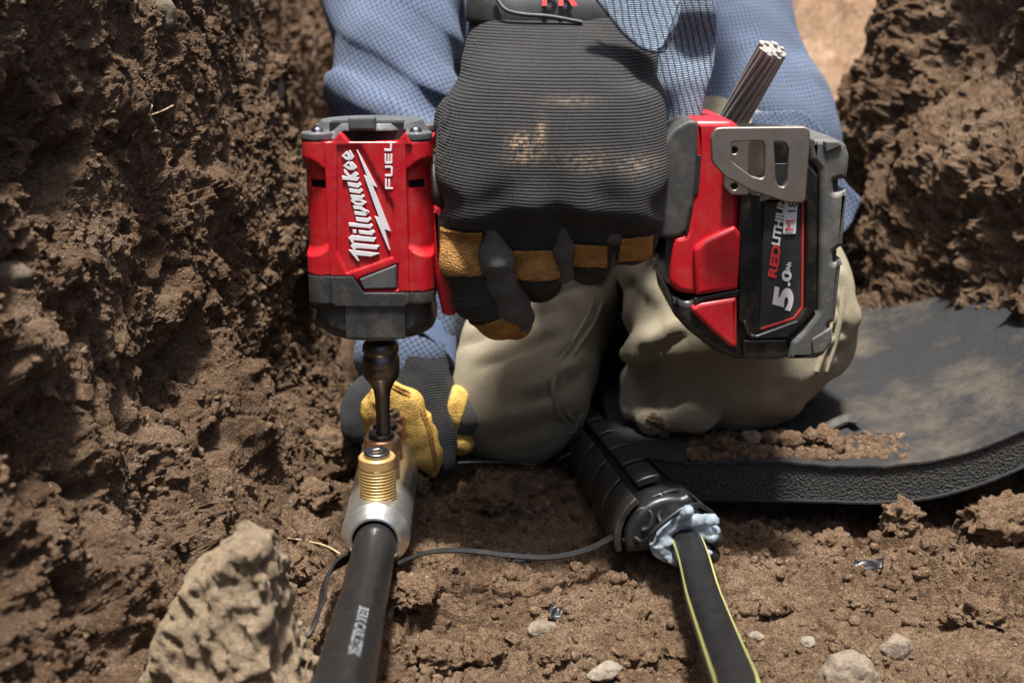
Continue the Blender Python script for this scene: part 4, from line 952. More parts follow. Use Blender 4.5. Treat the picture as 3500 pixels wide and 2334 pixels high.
# flat strap from the cover to the connector, and the other ties
flat = [(-1, -.22), (1, -.22), (1, .22), (.6, .28), (-.6, .28), (-1, .22)]
def gp(px, py, z): return G(px, py, z)
o = tube('strap', [gp(1360, 1925, .012), gp(1400, 1908, .014), gp(1480, 1884, .020), gp(1600, 1882, .022), gp(1740, 1898, .022), gp(1880, 1904, .020), gp(2000, 1880, .018), gp(2080, 1842, .016), gp(2125, 1812, .014)], .0017, M['cover'], None, 10, sect=flat)
tag(o, 'flat black strap looping over the soil from connector to splice cover', 'strap')
o = tube('wire', [gp(1540, 1584, .010), gp(1620, 1580, .011), gp(1720, 1580, .010), gp(1835, 1590, .010), gp(1870, 1592, .002), gp(1905, 1572, .008), gp(1965, 1540, .014)], .0010, M['jacket'], None, 8, seg=10)
tag(o, 'thin black wire on the soil between the knee and the splice cover', 'wire')
o = tube('cable_tie', [gp(965, 2060, .012), gp(978, 2110, .010), gp(1008, 2150, .012), gp(1040, 2178, .014), gp(1066, 2150, .016), gp(1085, 2100, .018), gp(1102, 2050, .020), gp(1112, 1985, .018), gp(1140, 1935, .016), gp(1190, 1905, .012)], .0036, M['cover'], None, 10, sect=flat)
tag(o, 'twisted black ribbed cable tie left of the printed cable', 'cable tie')
cp_ = catmull([gp(985, 2120, .0112), gp(1008, 2150, .0128), gp(1040, 2178, .0148), gp(1062, 2155, .0165)], 6)
for q in cp_[1:-1:2]:
    v, f = box_geo(q + np.array([0, 0, .0004]), (.0042, .0006, .0012)); mk('rib', v, f, M['cover'], o, smooth=False)

# cable with a bare stranded end rising between the knees
rise = [W(2050, 1490, .715), W(2180, 1446, .708), W(2235, 1420, .735), W(2200, 1370, .79), W(2110, 1255, .800), W(2130, 1150, .770), W(2225, 985, .735), W(2350, 722, .700), W(2455, 505, .672)]
cb = tube('bare_ended_cable', rise, .0083, M['jacket'], None, 10, 24)
tag(cb, 'black cable rising between the knees to a bare stranded wire end', 'cable')
e0 = W(2440, 535, .676); e1 = W(2642, 165, .640); ed = e1 - e0; el = np.linalg.norm(ed); ed /= el; n1 = np.cross(ed, [0, 1.0, 0]); n1 /= np.linalg.norm(n1); n2 = np.cross(ed, n1)
cond = tube('bare_conductor', [e0, (e0 + e1) / 2, e1 - ed * .0006], .0062, M['strand'], cb, 4, 20)
for ring, rr, cnt in ((0, .0071, 15), (1, .0043, 9), (2, .0015, 3)):
    for k in range(cnt):
        pts = [e0 + ed * (el * t_) + rr * (math.cos(2 * math.pi * k / cnt + .9 * t_) * n1 + math.sin(2 * math.pi * k / cnt + .9 * t_) * n2) for t_ in ((0, .25, .5, .75, 1.0) if ring == 0 else (.9, 1.0))]
        pts[-1] = pts[-1] + ed * random.uniform(-.0012, .0012)
        tube('strand', pts, .0014, M['strand'], cond, 3, 8)

# ================================================================== THE KNEELING MAT
def pad_z(x, y): return .010 + 2.7 * np.maximum(x - .20, 0) ** 2 + .003 * vnoise2(x / .08, y / .08, 5) + .02 * sstep(.75, 1.0, y) * 0
def pad_yf(x): return .6175 - .010 * sstep(.20, .31, x) + .0012 * vnoise2(x / .03, x * 0, 6) + .010 * sstep(.12, .05, x)
TH = .0250
mat_ = empty('kneeling_mat', (.22, .75, .010)); tag(mat_, 'thick black foam kneeling mat curling up against the right wall', 'mat')
xs_ = np.arange(.062, .47, .0028); ts = np.concatenate([np.linspace(0, .08, 12), np.linspace(.1, 1, 60)])
Xp, Tp_ = np.meshgrid(xs_, ts, indexing='ij'); Yf = pad_yf(Xp); Yp_ = Yf + Tp_ * (.98 - Yf)
Zb = pad_z(Xp, Yp_); und = .0012 * fbm2(Xp / .02, Yp_ / .02, 15, 3)
edge = np.minimum(1, (Yp_ - Yf) / .006); Zt = Zb + TH - .0016 * (1 - edge) ** 2 + und
def sheet_geo(bot, top, P0, P1):
    a, b = P0.shape; I = np.arange(a * b).reshape(a, b); n_ = a * b
    V = np.concatenate([np.stack([P0, P1, bot], -1).reshape(-1, 3), np.stack([P0, P1, top], -1).reshape(-1, 3)])
    q = np.stack([I[:-1, :-1], I[:-1, 1:], I[1:, 1:], I[1:, :-1]], -1).reshape(-1, 4); F = [q, q[:, ::-1] + n_]
    for e_, fl in ((I[0, :], 0), (I[-1, :], 1), (I[:, 0], 1), (I[:, -1], 0)):
        s_ = np.stack([e_[:-1], e_[1:], e_[1:] + n_, e_[:-1] + n_], -1); F.append(s_ if not fl else s_[:, ::-1])
    return V, np.vstack(F)[:, ::-1]
V, F = sheet_geo(Zb + .0012, Zt - .0009, Xp, Yp_ + .0012 * (1 - edge)); mk('foam_core', V, F, M['foam'], mat_, sharp=50)
V, F = sheet_geo(Zt - .0009, Zt + .0004, Xp, Yp_); mk('top_skin', V, F, M['foam_skin'], mat_, sharp=50)
V, F = sheet_geo(Zb, Zb + .0012, Xp, Yp_ - .0012 * (1 - edge)); mk('bottom_skin', V, F, M['foam_skin'], mat_, sharp=50)
def on_pad(px, py):
    p = G(px, py, .037)
    for _ in range(6): p = G(px, py, float(pad_z(p[0], p[1])) + TH)
    return p
for px, py, sz, mt, lb, sd_ in [(2275, 1490, (13, 9, 7), 'clod', 'dark brown clod on the mat left of the right knee', 41), (2565, 1520, (7, 5, 5), 'stone', 'pale rounded pebble on the mat under the knee, leftmost of three', 42), (2625, 1522, (6, 5, 4.5), 'clod', 'middle pebble of three on the mat under the knee', 43),
        (2700, 1530, (8, 6, 6), 'clod', 'crumbly clod on the mat right of the three pebbles', 44), (2665, 1512, (5, 4, 4.5), 'clod', 'rightmost pebble of three on the mat under the knee', 45), (2790, 1525, (9, 6, 4), 'clod', 'flat tan clod on the mat beside the rubber sliver', 46), (2470, 1545, (4, 3, 3), 'clod', 'small clod near the front edge of the mat', 47), (2850, 1545, (5, 4, 3), 'clod', 'small clod right of the flat tan one on the mat', 48)]:
    clod('stone' if 'pebble' in lb else 'soil_clod', on_pad(px, py), tuple(.001 * a for a in sz), M[mt], lb, 'pebble' if 'pebble' in lb else 'clod', sd_, 3, fine=.12, sink=.12)
rg = np.random.default_rng(9); n = 1900; px_ = 2350 + 760 * rg.random(n) ** 1.2; py_ = 1478 + 92 * rg.random(n) ** .7; pp = np.array([on_pad(a, b) for a, b in zip(px_, py_)]); sz = .0006 + .0030 * rg.random(n) ** 4
o = crumbs('mat_crumbs', pp + np.array([0, 0, .0004]), sz, M['clod'], 1); tag(o, 'soil crumbs strewn over the front of the mat', 'soil crumbs', kind='stuff')
o = tube('rubber_sliver', [on_pad(2762, 1512) + [0, 0, .001], on_pad(2820, 1480) + [0, 0, .003], on_pad(2890, 1462) + [0, 0, .006], on_pad(2932, 1478) + [0, 0, .008]], [.002, .004, .0045, .003], M['rubber'], None, 6, sect=flat); tag(o, 'thin dark rubber sliver lying on the mat beside the knee', 'sliver')
# scraps of plastic
def scrap(px, py, w, h, lb, white=0, z=.004):
    p = on_floor(px, py); rg_ = np.random.default_rng(int(px)); P = []; nx, ny = 9, 7
    U, Vv = np.meshgrid(np.linspace(-.5, .5, nx), np.linspace(-.5, .5, ny), indexing='ij'); Zc = z + .25 * h * np.sin(U * 5 + px) * np.cos(Vv * 4) + .3 * h * Vv
    V_, F_ = sheet_geo(Zc + p[2] - .0004, Zc + p[2] + .0004, p[0] + U * w + .15 * w * Vv, p[1] + Vv * h * .7); o = mk('plastic_scrap', V_, F_, M['jacket'], None); tag(o, lb, 'scrap'); return o
scrap(1780, 1862, .012, .010, 'crumpled black plastic scrap on the soil behind the strap'); scrap(2968, 1935, .016, .009, 'flat black plastic scrap lying right of the striped cable'); scrap(1898, 2078, .007, .010, 'small black plastic scrap beside the pale rough stone')
# twig and roots
o = tube('twig', [on_floor(1330, 2105) + [0, 0, .002], on_floor(1365, 2050) + [0, 0, .004], on_floor(1405, 2015) + [0, 0, .003]], [.0016, .0014, .0010], M['root'], None, 6, 8); tag(o, 'short pale twig lying right of the printed cable', 'twig')
def root(pts, lb, wall, r=.00045):
    P = [(on_lwall(a, b) + np.array([.002, 0, .0005])) if wall else on_floor(a, b) + [0, 0, .002] for a, b in pts]
    o = tube('root', P, r, M['root'], None, 8, 6); tag(o, lb, 'root')
root([(1180, 1900), (1120, 1885), (1060, 1880), (985, 1882)], 'thin curly root hair on the soil left of the connector', False)
root([(860, 1745), (885, 1715), (910, 1690)], 'short pale root at the foot of the left wall', False)
root([(470, 460), (475, 420), (468, 380), (485, 352)], 'thin root hanging in the upper left wall', True); root([(545, 385), (580, 372), (610, 355)], 'fine root hair sticking sideways from the left wall', True)

# ================================================================== THE WORKER
per = empty('person', (.10, .90, 0)); tag(per, 'kneeling worker in blue checked shirt, khaki trousers and work gloves driving a bolt', 'person')
K1 = W(1765, 1335, .722); K2 = W(2510, 1118, .700)
H1 = W(1880, 640, .96); H2 = W(2450, 540, .96)
FOLDS = [(1600, 1190, 1900, 1065, 5, 4.5), (1640, 1265, 1930, 1150, 5, 4.0), (1800, 1390, 2000, 1260, 4.5, 3.5), (1690, 1500, 1960, 1425, 6, 4.5), (1560, 1110, 1760, 1040, 5, 3.5), (1900, 1230, 1980, 1180, 4, 3.0), (1860, 1020, 2080, 960, 5, 3.5),
         (2190, 1215, 2350, 1160, 5, 4.0), (2165, 1290, 2270, 1245, 4.5, 3.5), (2330, 1250, 2480, 1260, 6, 1.8), (2740, 1390, 2840, 1290, 5, 4.0), (2800, 1150, 2890, 1110, 3.5, 3.0), (2800, 1080, 2890, 1040, 3.5, 3.0), (2810, 1215, 2890, 1180, 3.5, 3.0), (2160, 1000, 2230, 900, 5, 4.0), (2450, 1420, 2700, 1440, 6, 2.0)]
FOLDS = [(W(a, b, .68)[[0, 2]], W(c_, d_, .68)[[0, 2]], w_ * .001, h_ * .001) for a, b, c_, d_, w_, h_ in FOLDS]
def pressed(p):
    x, z = p[:, 0] * .68 / np.maximum(p[:, 1], .4), CAM_H + (p[:, 2] - CAM_H) * .68 / np.maximum(p[:, 1], .4); out = np.zeros(len(p)); wob = .003 * vnoise3(p / .02, 31)
    for a, b, w_, h_ in FOLDS:
        e_ = b - a; L2 = e_ @ e_; t_ = ((x - a[0]) * e_[0] + (z - a[1]) * e_[1]) / L2; tc = np.clip(t_, 0, 1); n_ = np.array([-e_[1], e_[0]]) / math.sqrt(L2); sd_ = (x - a[0]) * n_[0] + (z - a[1]) * n_[1] + wob
        env = np.exp(-np.maximum(np.abs(t_ - .5) - .32, 0) ** 2 / .04) ; out += h_ * env * (np.exp(-np.abs(sd_) / (.75 * w_)) - .75 * np.exp(-((sd_ - 1.9 * w_) / (1.2 * w_)) ** 2))
    return out * (p[:, 1] < .80)
def trousers_f(p):
    d1 = chain(p, [H1, (K1 + H1) / 2 + np.array([0, -.012, .0]), K1], [.078, .064, .049], .02); d1 = smin(d1, capsule(p, K1, np.array([K1[0] + .02, 1.12, .045]), .044, .040), .015)
    d2 = chain(p, [H2, (K2 + H2) / 2 + np.array([0, -.01, .0]), K2], [.085, .072, .063], .02); d2 = smin(d2, capsule(p, K2, np.array([K2[0], 1.12, .085]), .060, .042), .02)
    d2 = smin(d2, ellipsoid(p, W(2760, 1060, .71), (.030, .035, .050)), .02)
    d2 = smin(d2, capsule(p, W(2138, 1205, .675), W(2290, 1165, .655), .0050, .0100), .014)
    d2 = smin(d2, chain(p, [W(2150, 1290, .69), W(2165, 1385, .68), W(2230, 1440, .66), W(2380, 1440, .648)], [.0050, .0060, .0060, .005], .008), .020)
    d2 = smin(d2, chain(p, [W(2850, 960, .68), W(2870, 1080, .68), W(2852, 1210, .69)], [.010, .013, .009], .004), .008)
    d2 = smin(d2, capsule(p, W(2230, 1060, .70), W(2200, 900, .74), .014, .02), .014)
    d = np.minimum(d1, d2); d = smin(d, ellipsoid(p, W(2150, 470, 1.02), (.16, .10, .10)), .02)
    # folds: soft ridges running across the legs
    f = p[:, 2] * .85 + (p[:, 0] - .05) * .55 + .02 * vnoise3(p / .05, 3)
    w1 = np.exp(-((p[:, 2] - .13) / .06) ** 2) * (p[:, 0] < .09)
    d = d + w1 * .0030 * np.sin(f / .0052) * (.5 + .5 * vnoise3(p / .03, 9)) + .0018 * fbm3(p / .06, 12, 2) + .0010 * fbm3(p / .014, 14, 2) + pressed(p)
    return d
tr = sdf('trousers', trousers_f, (-.10, .58, -.02), (.34, 1.16, .36), .0031, M['khaki'], per, proj=2, marg=1.8)
def snap(f, p, it=8):
    """move points onto a surface, straight back along the view"""
    out = []
    for q in np.atleast_2d(p):
        r = q - np.array([0, 0, CAM_H]); r /= np.linalg.norm(r); t_ = np.linspace(-.15, .15, 601); P = q + t_[:, None] * r; d = f(P); k = int(np.argmax(d < 0)); out.append(P[k] if d[k] < 0 else q)
    return np.array(out)
def seam(pix, Y, f, parent, name, mat, r=.0011, off=0.0):
    P = snap(f, np.array([W(a, b, Y) for a, b in pix])); return tube(name, P, r, mat, parent, 8, 8)
for dx in (0, 34):
    seam([(2060 - dx, 1030), (2020 - dx, 1120), (1960 - dx, 1210), (1925 - dx, 1300), (1935 - dx, 1400), (1965 - dx, 1440)], .72, trousers_f, tr, 'seam', M['khaki'], .0017)
for dx in (0, -30):
    seam([(2880 + dx, 980), (2872 + dx, 1080), (2850 + dx, 1180), (2820 + dx, 1270)], .68, trousers_f, tr, 'seam', M['khaki2'], .0018)
seam([(1990, 1415), (1975, 1440), (1965, 1470), (1940, 1480)], .72, trousers_f, tr, 'seam', M['khaki'], .0016)

# --- shirt
def folds(p, k, ph): return np.sin((p @ np.asarray(k)) + 2.2 * vnoise3(p / .06, 21) + ph)
def torso_f(p):
    d = ellipsoid(p, (.062, 1.06, .36), (.185, .105, .36)); d = smin(d, capsule(p, W(2420, -60, 1.0), W(2560, 440, .92), .055, .058), .03); d = smin(d, ellipsoid(p, W(2560, 520, .90), (.07, .05, .06)), .035)
    d = smin(d, ellipsoid(p, W(1800, 330, .95), (.10, .05, .14)), .04)
    fo_ = folds(p, (80, 0, 60), 0); return d + .0055 * (np.abs(fo_) ** .6 * np.sign(fo_)) * np.clip(.5 + vnoise3(p / .09, 5), 0, 1) + .002 * fbm3(p / .03, 8, 2)
shirt = sdf('shirt', torso_f, (-.16, .82, .02), (.30, 1.2, .46), .0044, M['shirt'], per, marg=1.9)
SL = [W(1360, -700, 1.0), W(1345, -60, .90), W(1352, 250, .84), W(1378, 480, .80), W(1400, 900, .745), W(1392, 1195, .712)]; SR = [.055, .050, .042, .041, .038, .033]
def sleeve_f(p):
    d = chain(p, SL, SR, .02); cuff = (W(1385, 1245, .706))
    w = np.exp(-((p[:, 2] - .20) / .05) ** 2)
    fo_ = folds(p, (75, 40, 105), 1.0); return d + (.0060 * w + .0016) * (np.abs(fo_) ** .6 * np.sign(fo_)) + .003 * fbm3(p / .04, 18, 2)
slv = sdf('sleeve', sleeve_f, (-.20, .62, .03), (-.02, 1.05, .46), .0028, M['shirt2'], shirt, marg=1.9)
def rcuff_f(p):
    a = W(1388, 1130, .712); b = W(1388, 1262, .702); ab = (b - a) / np.linalg.norm(b - a); t_ = (p - a) @ ab; L_ = np.linalg.norm(b - a); r = np.linalg.norm((p - a - t_[:, None] * ab) * np.array([1, 1.2, 1]), axis=1)
    d = np.abs(r - (.0315 + .0012 * np.sin(np.arctan2(p[:, 1] - a[1], p[:, 0] - a[0]) * 3))) - .0014; return np.maximum(d, np.maximum(-t_ - .004, t_ - L_ * np.clip(.42 + .62 * (p[:, 1] - a[1]) / .0315 + .75 * np.abs(p[:, 0] - a[0]) / .0315, 0, 1.25)))
c = W(1388, 1200, .706); sdf('sleeve_cuff', rcuff_f, c - np.array([.045, .045, .035]), c + np.array([.045, .045, .035]), .0011, M['denim'], shirt, marg=2.2)
def cloth_sheet(name, pix, Y, ys_f, th, mat, parent, h=.0014, rnd=.006):
    pl = round_poly([tuple(W(a, b, Y)[[0, 2]]) for a, b in pix], rnd)
    P = np.array(pl); ylo = Y - .035; yhi = Y + .035
    def f(p): return smax(poly2(p[:, 0], p[:, 2], pl), np.abs(p[:, 1] - Y - ys_f(p[:, 0], p[:, 2])) - th, .0012)
    return sdf(name, f, (P[:, 0].min() - .006, ylo, P[:, 1].min() - .006), (P[:, 0].max() + .006, yhi, P[:, 1].max() + .006), h, mat, parent, marg=2.0)
cf = cloth_sheet('cuff_tab', [(1985, -60), (2060, 40), (2130, 130), (2195, 178), (2262, 186), (2290, 150), (2312, 95), (2345, -10), (2350, -80)], .560, lambda x, z: .012 * np.sin((x - .07) / .035) + .004 * vnoise2(x / .02, z / .03, 4) + .25 * (z - .29), .0022, M['cuff'], shirt)
cloth_sheet('cuff_band', [(2190, -60), (2250, 180), (2235, 260), (2255, 330), (2248, 420), (2262, 470), (2300, 458), (2385, 412), (2395, 330), (2432, 215), (2438, 100), (2420, -60)], .590, lambda x, z: -.010 * np.cos((x - .105) / .02) + .004 * vnoise2(x / .018, z / .018, 7), .0020, M['cuff'], shirt)
tube('cuff_stitching', [W(2045, -20, .5605), W(2075, 30, .5595), W(2140, 115, .557), W(2200, 160, .5545), W(2250, 166, .554), W(2275, 130, .5545), W(2318, 10, .556)], .0009, M['cuff'], shirt, 6, 8)
def larm_f(p): return chain(p, [W(2330, -900, .84), W(2110, -330, .70), W(2010, -80, .632)], [.055, .048, .036], .02) + .003 * folds(p, (20, 60, 120), 2)
sdf('sleeve', larm_f, (-.02, .58, .26), (.24, .95, .52), .0034, M['shirt2'], shirt, marg=1.9)
cloth_sheet('shirt_tail', [(1790, 880), (1850, 1000), (1878, 1052), (1960, 1010), (2060, 950), (2110, 905), (2120, 800), (1800, 800)], .775, lambda x, z: .006 * np.sin(x / .012) + .25 * (z - .1), .0016, M['shirt'], shirt, .002)
cloth_sheet('shirt_tail', [(2560, 380), (2760, 380), (2855, 470), (2890, 620), (2950, 680), (2945, 705), (2905, 780), (2860, 800), (2700, 760), (2560, 700)], .80, lambda x, z: .010 * np.sin(x / .016 + z / .03) + .12 * (z - .2), .0018, M['shirt2'], shirt, .002)

# --- glove gripping the tool
ROWS = np.array([(60, 1772, 2030, .0235, .624), (130, 1768, 2045, .0240, .614), (220, 1757, 2062, .0262, .597), (320, 1745, 2070, .0285, .580), (430, 1722, 2058, .0305, .566), (560, 1712, 2048, .0310, .556), (670, 1712, 2060, .0300, .556), (735, 1700, 2066, .0225, .566)])
def hand_f(p):
    d = None; yy_ = np.linspace(60, 735, 17)
    for y in yy_:
        x0, x1, r, Y = [np.interp(y, ROWS[:, 0], ROWS[:, k]) for k in (1, 2, 3, 4)]
        e = capsule(p, W(x0, y, Y), W(x1, y, Y), r, r); d = e if d is None else smin(d, e, .004)
    return d
FING = {'index': ([W(1612, 735, .556), W(1590, 890, .548), W(1622, 1010, .552), W(1705, 1080, .566), W(1760, 1100, .580)], [.0145, .0128, .0118, .0105, .0085]),
        'middle': ([W(1835, 770, .552), W(1838, 908, .552), W(1840, 945, .580), W(1840, 880, .612), W(1830, 760, .615)], [.0145, .0127, .0120, .0115, .0105]),
        'ring': ([W(2008, 760, .552), W(2010, 858, .554), W(2010, 890, .582), W(2010, 830, .610), W(2000, 740, .614)], [.0140, .0120, .0115, .0110, .010]),
        'little': ([W(2165, 730, .554), W(2166, 812, .554), W(2166, 838, .582), W(2165, 790, .604), W(2150, 720, .608)], [.0128, .0110, .0102, .0098, .009])}
TH_ = ([W(1600, 420, .60), W(1590, 560, .628), W(1680, 690, .632), W(1800, 740, .628)], [.018, .0150, .0130, .0105])
def fist_f(p):
    d = hand_f(p)
    for k in FING: d = smin(d, chain(p, *FING[k], .004), .0055)
    d = smin(d, chain(p, *TH_, .005), .008)
    # grooves between the knuckles, wrist crease, slack in the cloth
    for kx, ky in ((1622, 665), (1825, 685), (2000, 668), (2150, 645)): d = smin(d, ellipsoid(p, W(kx, ky, .545), (.0135, .022, .018)), .008)
    for x0, x1, y0 in ((1722, 1700, 640), (1915, 1925, 640), (2082, 2095, 610)):
        a = W(x0, y0, .511); b = W(x1, 900, .521); d = smax(d, -capsule(p, a, b, .002, .0135), .012)
    d = d + .0024 * np.exp(-((p[:, 2] - W(1880, 262, .57)[2]) / .006) ** 2) * np.clip((np.abs(p[:, 0] - .015) - .025) / .02, 0, 1)
    d = d + .0016 * fbm3(p / .028, 6, 2) + .0016 * np.sin((p[:, 2] + .35 * np.abs(p[:, 0] - .02) + .004 * vnoise3(p / .02, 4)) / .0042) * np.exp(-((p[:, 2] - W(1880, 730, .54)[2]) / .012) ** 2)
    return d
g0 = W(1400, 1250, .54); g1 = W(2420, 0, .66)
glove = sdf('glove', fist_f, (g0[0], .49, g0[2] + .02), (g1[0] - .004, .67, g1[2] + .012), .00122, M['knit'], per, marg=1.6)
glove['label'] = 'black ribbed work glove with tan leather knuckle bands gripping the driver'
V = wverts(glove)
rib = V[:, 2] + .05 * (V[:, 0] - .02) ** 2 / .05 * -1 + .0015 * vnoise3(V / .03, 2)
ip = np.array(FING['index'][0]); best = np.full(len(V), 9.0); along = np.zeros(len(V)); acc_ = 0.0
for i in range(len(ip) - 1):
    e_ = ip[i + 1] - ip[i]; l_ = np.linalg.norm(e_); t_ = np.clip(((V - ip[i]) @ e_) / (l_ * l_), 0, 1); dd_ = np.linalg.norm(V - ip[i] - t_[:, None] * e_, axis=1)
    along = np.where(dd_ < best, acc_ + t_ * l_, along); best = np.minimum(best, dd_); acc_ += l_
wI = np.clip((along - .018) / .006, 0, 1) * (best < .017); rib = rib * (1 - wI) + wI * (ip[0][2] - along)
attr(glove, 'rib', rib); attr(glove, 'cross', V[:, 0] + .4 * V[:, 1])
dirt = np.zeros(len(V))
for px, py, rx, rz, a in ((1785, 490, .006, .004, .75), (1800, 535, .008, .003, .5), (1850, 470, .002, .008, .6), (2000, 545, .012, .005, .25), (2180, 560, .012, .004, .3), (1960, 350, .012, .002, .25)):
    c = W(px, py, .53); dirt = np.maximum(dirt, a * np.exp(-((V[:, 0] - c[0]) / rx) ** 2 - ((V[:, 2] - c[2]) / rz) ** 2))
attr(glove, 'dirt', dirt)
def band(x0, x1, y0, y1, Y=.535, off=.0012):
    a, b = W(x0, y1, Y), W(x1, y0, Y)
    def f(p):
        wob = .0005 * vnoise3(p / .004, 3); q = np.maximum(np.maximum(a[0] - p[:, 0], p[:, 0] - b[0]), np.maximum(a[2] - p[:, 2], p[:, 2] - b[2])) + wob
        return smax(np.abs(fist_f(p) - off * .4) - off, q, .0008)
    return sdf('leather_band', f, (a[0] - .004, .505, a[2] - .004), (b[0] + .004, .58, b[2] + .004), .0008, M['leather'], glove, proj=1, one=True)
band(1500, 1648, 792, 945); band(1752, 1918, 862, 966); band(1958, 2080, 842, 926); band(2118, 2240, 815, 905)
def tip_f(p):
    pts, rad = FING['index']; dv = pts[4] - pts[2]; dv = dv / np.linalg.norm(dv); dn = dv * .55 + np.array([.0, -.1, -.8]); dn /= np.linalg.norm(dn)
    return smax(chain(p, pts, rad, .004) - .0011, -((p - W(1650, 1098, .553)) @ dn), .001)
sdf('leather_tip', tip_f, W(1560, 1180, .57) - [0, .04, 0], W(1840, 980, .57) + [0, .04, 0], .0009, M['leather'], glove, proj=1)
FO = [([W(1675, 790, .536), W(1695, 880, .540), W(1712, 960, .549), W(1745, 1040, .558), W(1778, 1085, .570)], [.0035, .0085, .0098, .0092, .0075]), ([W(1920, 760, .535), W(1926, 850, .540), W(1925, 930, .550)], [.0025, .0046, .0052]), ([W(2110, 715, .535), W(2100, 800, .540), W(2085, 878, .549)], [.0028, .0050, .0056])]
for pts, rad in FO:
    def fo_f(p, pts=pts, rad=rad): return chain(p, pts, rad, .003) + .0008 * fbm3(p / .008, 5, 2)
    lo_ = np.min(pts, 0) - .015; hi_ = np.max(pts, 0) + .015; sdf('finger_gusset', fo_f, lo_, hi_, .0010, M['suede'], glove, proj=1)
for p_, r_ in (((2252, 480), .004), ((2248, 770), .005), ((1505, 520), .003)):
    c = W(*p_, .575); V_ = lump_verts(2, int(p_[0]), .3, .2) * r_ + c; mk('leather_edge', V_, ICO[2][1], M['leather'], glove)
# wrist of the glove: dark stretch band and a stitched strap
def wrist_f(p):
    a = W(1760, 75, .606); b = W(2040, 75, .606); a2 = W(1790, -120, .628); b2 = W(2060, -120, .628); d = None
    for t_ in np.linspace(0, 1, 7):
        e = capsule(p, a * (1 - t_) + a2 * t_, b * (1 - t_) + b2 * t_, .0250, .0250); d = e if d is None else smin(d, e, .004)
    return np.maximum(d, W(1800, 92, .60)[2] - p[:, 2] - .10 * (p[:, 0] - .0))
sdf('wrist_band', wrist_f, W(1500, 150, .61) - [0, .05, 0], W(2300, -300, .64) + [0, .05, 0], .0016, M['neoprene'], glove)
def strap_f(p): return smax(np.abs(wrist_f(p) - .002) - .0016, poly2(p[:, 0], p[:, 2], [tuple(W(a, b, .585)[[0, 2]]) for a, b in [(1660, -60), (1720, 30), (1780, 52), (1880, 60), (2000, 82), (2060, 60), (2080, -80)]]), .001)
sdf('wrist_strap', strap_f, W(1500, 150, .61) - [0, .05, 0], W(2300, -250, .64) + [0, .05, 0], .0013, M['neoprene'], glove, one=True)
P = snap(lambda p: wrist_f(p) - .0036, np.array([W(a, b, .59) for a, b in [(1690, -20), (1725, 32), (1785, 50), (1880, 58), (1990, 78)]])); tube('strap_piping', P, .0011, M['rubber'], glove, 8, 8)
V, F = text_geo('PR', 1.0, 0, .03, .01); k_ = .0155; c = snap(lambda p: wrist_f(p) - .0038, np.array([W(1848, 18, .58)]))[0]
mk('strap_lettering', np.stack([c[0] + V[:, 0] * k_, c[1] - .0004 - V[:, 2] * .01 + V[:, 1] * k_ * .3, c[2] + V[:, 1] * k_], 1), F, M['print_red'], glove, smooth=False)

# --- glove on the ground behind the connector
HR = ([W(1415, 1140, .716), W(1418, 1320, .692), W(1478, 1490, .676), W(1512, 1580, .664)], [.0290, .0205, .0140, .0088])
HT = ([W(1385, 1270, .702), W(1275, 1400, .690), W(1232, 1450, .684)], [.0225, .0185, .0125])
def rhand_f(p):
    d = smin(chain(p, *HR, .006), chain(p, *HT, .006), .008); d = smin(d, capsule(p, W(1500, 1350, .70), W(1560, 1420, .695), .015, .012), .006)
    return d + .0012 * fbm3(p / .022, 9, 2) + .001 * np.sin((p[:, 2] + .3 * p[:, 0]) / .0035 + 2 * vnoise3(p / .02, 3)) * np.clip(vnoise3(p / .03, 33), 0, 1)
c = W(1380, 1380, .69); gl2 = sdf('glove', rhand_f, c - np.array([.055, .045, .055]), c + np.array([.055, .045, .055]), .0012, M['knit2'], per, marg=1.6)
gl2['label'] = 'black ribbed work glove with bright yellow leather holding the connector on the ground'
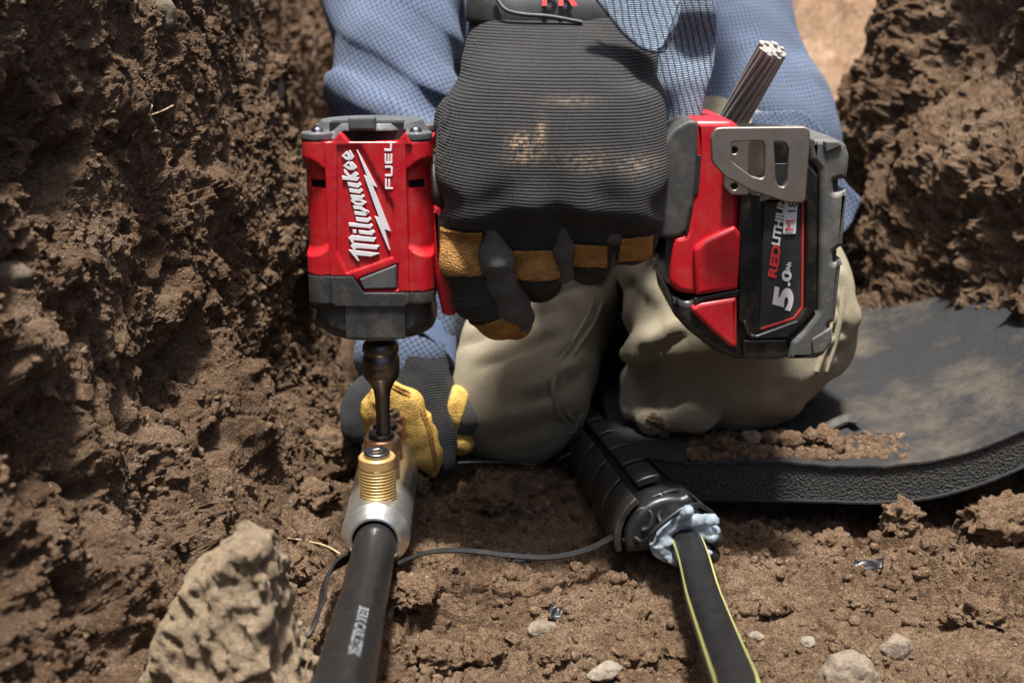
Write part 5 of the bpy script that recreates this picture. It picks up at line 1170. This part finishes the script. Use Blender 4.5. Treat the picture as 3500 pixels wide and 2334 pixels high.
V = wverts(gl2); dv = HR[0][3] - HR[0][1]; dv = dv / np.linalg.norm(dv); dt = HT[0][2] - HT[0][0]; dt = dt / np.linalg.norm(dt)
wl_ = np.clip((W(1330, 1400, .69)[0] - V[:, 0]) / .012 + .5, 0, 1); attr(gl2, 'rib', (V @ dv) * (1 - wl_) + (V @ (dt * .5 + np.array([0, 0, -.8]))) * wl_); attr(gl2, 'cross', V[:, 0]); attr(gl2, 'dirt', np.zeros(len(V)))
LW = ([W(1283, 1505, .657), W(1280, 1400, .656), W(1325, 1350, .658), W(1392, 1392, .657), W(1428, 1480, .655), W(1455, 1555, .653), W(1476, 1606, .652)], [.0055, .0075, .0088, .0098, .0098, .0088, .0045])
def web_f(p): return chain(p, *LW, .005) + .0016 * fbm3(p / .012, 7, 2) + .0009 * np.sin(p[:, 2] / .002 + 3 * vnoise3(p / .012, 2)) * np.clip(vnoise3(p / .012, 8), 0, 1)
c = W(1375, 1470, .656); web = sdf('leather_palm', web_f, c - np.array([.04, .03, .045]), c + np.array([.04, .03, .045]), .0010, M['leather2'], gl2)
for off in (0, 9):
    tube('stitching', snap(web_f, np.array([W(a + off * .8, b - off, .65) for a, b in [(1330, 1322), (1392, 1352), (1440, 1412), (1466, 1490), (1480, 1560), (1486, 1600)]])), .0009, M['leather'], gl2, 8, 8)
def f1_f(p): return chain(p, [W(1515, 1385, .70), W(1568, 1385, .690), W(1592, 1425, .686), W(1575, 1470, .687)], [.0105, .0115, .0100, .0070], .004)
def f2_f(p): return chain(p, [W(1520, 1505, .695), W(1560, 1505, .686), W(1588, 1520, .682)], [.0085, .0088, .0062], .004) + .0008 * fbm3(p / .006, 5, 2)
c = W(1570, 1460, .69); sdf('curled_finger', f1_f, c - .035, c + .035, .0012, M['suede'], gl2); sdf('curled_finger', f2_f, c - .035, c + .035, .0012, M['leather2'], gl2)
def f3_f(p): return smax(f1_f(p) - .0008, np.abs((p - W(1548, 1420, .686)) @ np.array([.8, 0, -.25])) - .0048, .001)
sdf('leather_tip', f3_f, c - .035, c + .035, .0011, M['leather2'], gl2)
